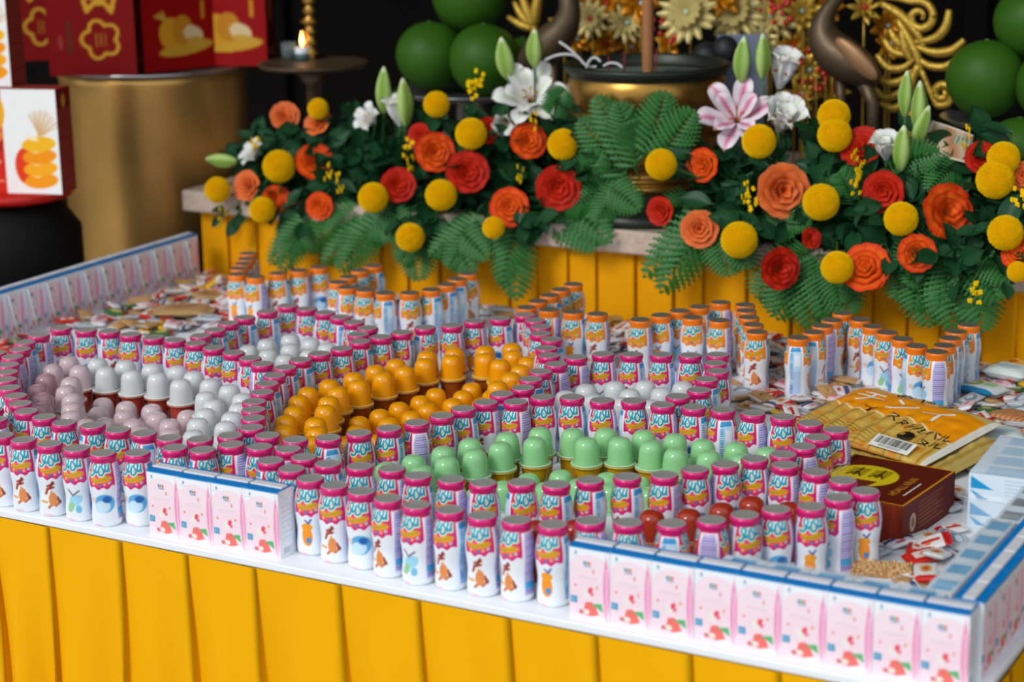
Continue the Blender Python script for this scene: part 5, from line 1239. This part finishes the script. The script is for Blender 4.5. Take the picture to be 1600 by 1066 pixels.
wts = np.array([.2, .16, .1, .1, .16, .1, .06, .08, .04]); wts /= wts.sum()
for layer, (cnt, sep) in enumerate(((9000, 2.45), (2500, 4.0))):
    for _ in range(cnt):
        x, y = rng.uniform(-149, 46), rng.uniform(5, 127.5); u, v = pix(x, y, .5)
        if not (-20 < u < 1640): continue
        reg = next((n for n, pg in polys if inpoly(u, v, pg)), None)
        if reg is None: continue
        if np.min(np.hypot(OA[:, 0]-x, OA[:, 1]-y)-OA[:, 2]) < (.75 if layer == 0 else 1.7): continue
        near = [q for q in placed if q[3] == layer and math.hypot(q[0]-x, q[1]-y) < sep]
        if near: continue
        if len(placed) > 560: break
        placed.append((x, y, reg, layer))
placed.sort(key=lambda q: (q[0]-CX)**2+(q[1]-CY)**2)
SWL = [sweet_mesh(5.0, 2.9, .8, f_, i, 16, 9) for i, f_ in enumerate((sv0, sv1, sv2, sv3, sv4, sv5, sv6, sv7, sv8))]
farV = []; farF = []; farC = []
for ip, (x, y, reg, layer) in enumerate(placed):
    k_ = int(rng.choice(9, p=wts)); s_ = rng.uniform(.78, 1.08); s_ = min(s_, max(.55, .45+.35*float(np.min(np.hypot(OA[:, 0]-x, OA[:, 1]-y)-OA[:, 2]))))
    q = Quaternion((0, 0, 1), rng.uniform(0, 6.28)) @ Quaternion((1, 0, 0), rng.normal()*.10*(1+layer)) @ Quaternion((0, 1, 0), rng.normal()*.08*(1+layer))
    if ip >= 282:
        me = SWL[k_]; n_ = len(me.vertices); co = np.empty(n_*3); me.vertices.foreach_get('co', co); cl = np.empty(n_*4); me.color_attributes['Col'].data.foreach_get('color', cl)
        mt_ = np.array(q.to_matrix()); b_ = len(farV) and sum(len(v) for v in farV); farV.append(co.reshape(-1, 3)/S @ mt_.T*s_+np.array([x, y, .28+layer*.75])); farC.append(cl.reshape(-1, 4)[:, :3]); farF += [tuple(i+b_ for i in p_.vertices) for p_ in me.polygons]; continue
    single('wrapped_sweet', SW[k_], (SL[k_]+' '+reg).replace('wrapped sweet with', 'sweet with').replace('white sweet with red end and biscuit picture scattered between', 'white sweet with red end and biscuit picture between'), 'sweet', (x, y, .28+layer*.75), group=SL[k_]+' '+reg, rot=q, scale=s_)
cf_ = np.concatenate(farC); me = mesh('far_sweets', np.concatenate(farV), farF, M_vc, True, np.where(cf_ <= .0031308, cf_*12.92, 1.055*np.clip(cf_, 0, 1)**(1/2.4)-.055))
o = single('wrapped_sweets', me, 'litter of small wrapped sweets far back on the table near the altar cloth', 'sweets'); o['kind'] = 'stuff'
BIG = sweet_mesh(13, 8, 1.5, lambda p: (p.put(p.rect(-9, 9, -9, 9), (188, 150, 100)), p.put(p.ell(0, 0, 3.4, 2.2, .3), (170, 124, 76)), p.put(p.line([(-2, .6), (0, -.4), (2, .8)])-.3, (140, 80, 50))), 3)
for (u, v, rz, lb) in ((285, 486, .5, 'large tan biscuit packet lying beside the carton row with straws'), (325, 462, -.4, 'golden tan biscuit packet lying near the end of the carton row')):
    x, y = az(u, v, 1.5); single('biscuit_packet', BIG, lb, 'biscuit packet', (x, y, 1.0), rz, scale=.95 if u < 300 else .7)
# jelly packets at the right
KIW = sweet_mesh(7.5, 5, 1.6, lambda p: (p.put(p.rect(-9, 9, -9, 9), (222, 232, 230)), p.put(p.ell(-1.6, 0, 1.5, 1.4), (120, 150, 20)), p.put(p.ell(-1.6, 0, 1.15, 1.05), (170, 190, 40)), p.put(p.ell(-1.6, 0, .4, .35), (230, 226, 170)), p.put(p.ell(1.2, .4, 1.2, 1.0), (160, 210, 150)), p.put(p.rect(-9, 9, -9, -1.9), (20, 120, 170))), 6)
GRE = sweet_mesh(8.5, 5, 1.3, lambda p: (p.put(p.rect(-9, 9, -9, 9), (206, 150, 100)), [p.put(p.line([(-4+k*.9, -2.5), (-3+k*.9, 1.2)])-.16, (176, 96, 60)) for k in range(9)], p.put(p.rect(-9, 9, 1.2, 2.0), (20, 130, 50)), p.put(p.rect(-9, 9, 2.0, 9), (150, 60, 50))), 7)
FRO = sweet_mesh(9, 5.5, 2.2, lambda p: (p.put(p.rect(-9, 9, -9, 9), (214, 226, 224)), p.put(p.ell(0, -.6, 2.2, .9), (170, 206, 220)), p.put(p.ell(-3.4, 1, 1, 1.4), (196, 60, 40))), 8)
for me, u, v, rz, z, lb in ((KIW,1535,612,-.3,.9,'kiwi fruit jelly packet beside the orange-capped bottles'), (FRO,1578,588,-.2,.9,'frosted clear packet lying behind the kiwi packet'), (GRE,1588,655,-.35,.9,'brown snack packet with green stripe beside the cheese snack bag'), (FRO,1560,690,.4,.9,'crumpled silvery packet at the corner of the cheese snack bag')):
    x, y = az(u, v, 1.2); single('snack_packet', me, lb, 'snack packet', (x, y, z), rz)
for k_, (fa, fb, n_) in enumerate(((-9, 6.5, 3), (0, 7.5, 3), (9, 7, 3), (-5, 3, 2), (6, 3, 2))):
    q = bc0+d_a*fa+d_b*fb
    for j in range(n_): single('wrapped_sweet', SW[(k_+j) % 9], SL[(k_+j) % 9]+' under the snack bags', 'sweet', (q.x, q.y, .05+j*.85), rzc+.3*j, scale=.9, group='sweets under the snack bags')
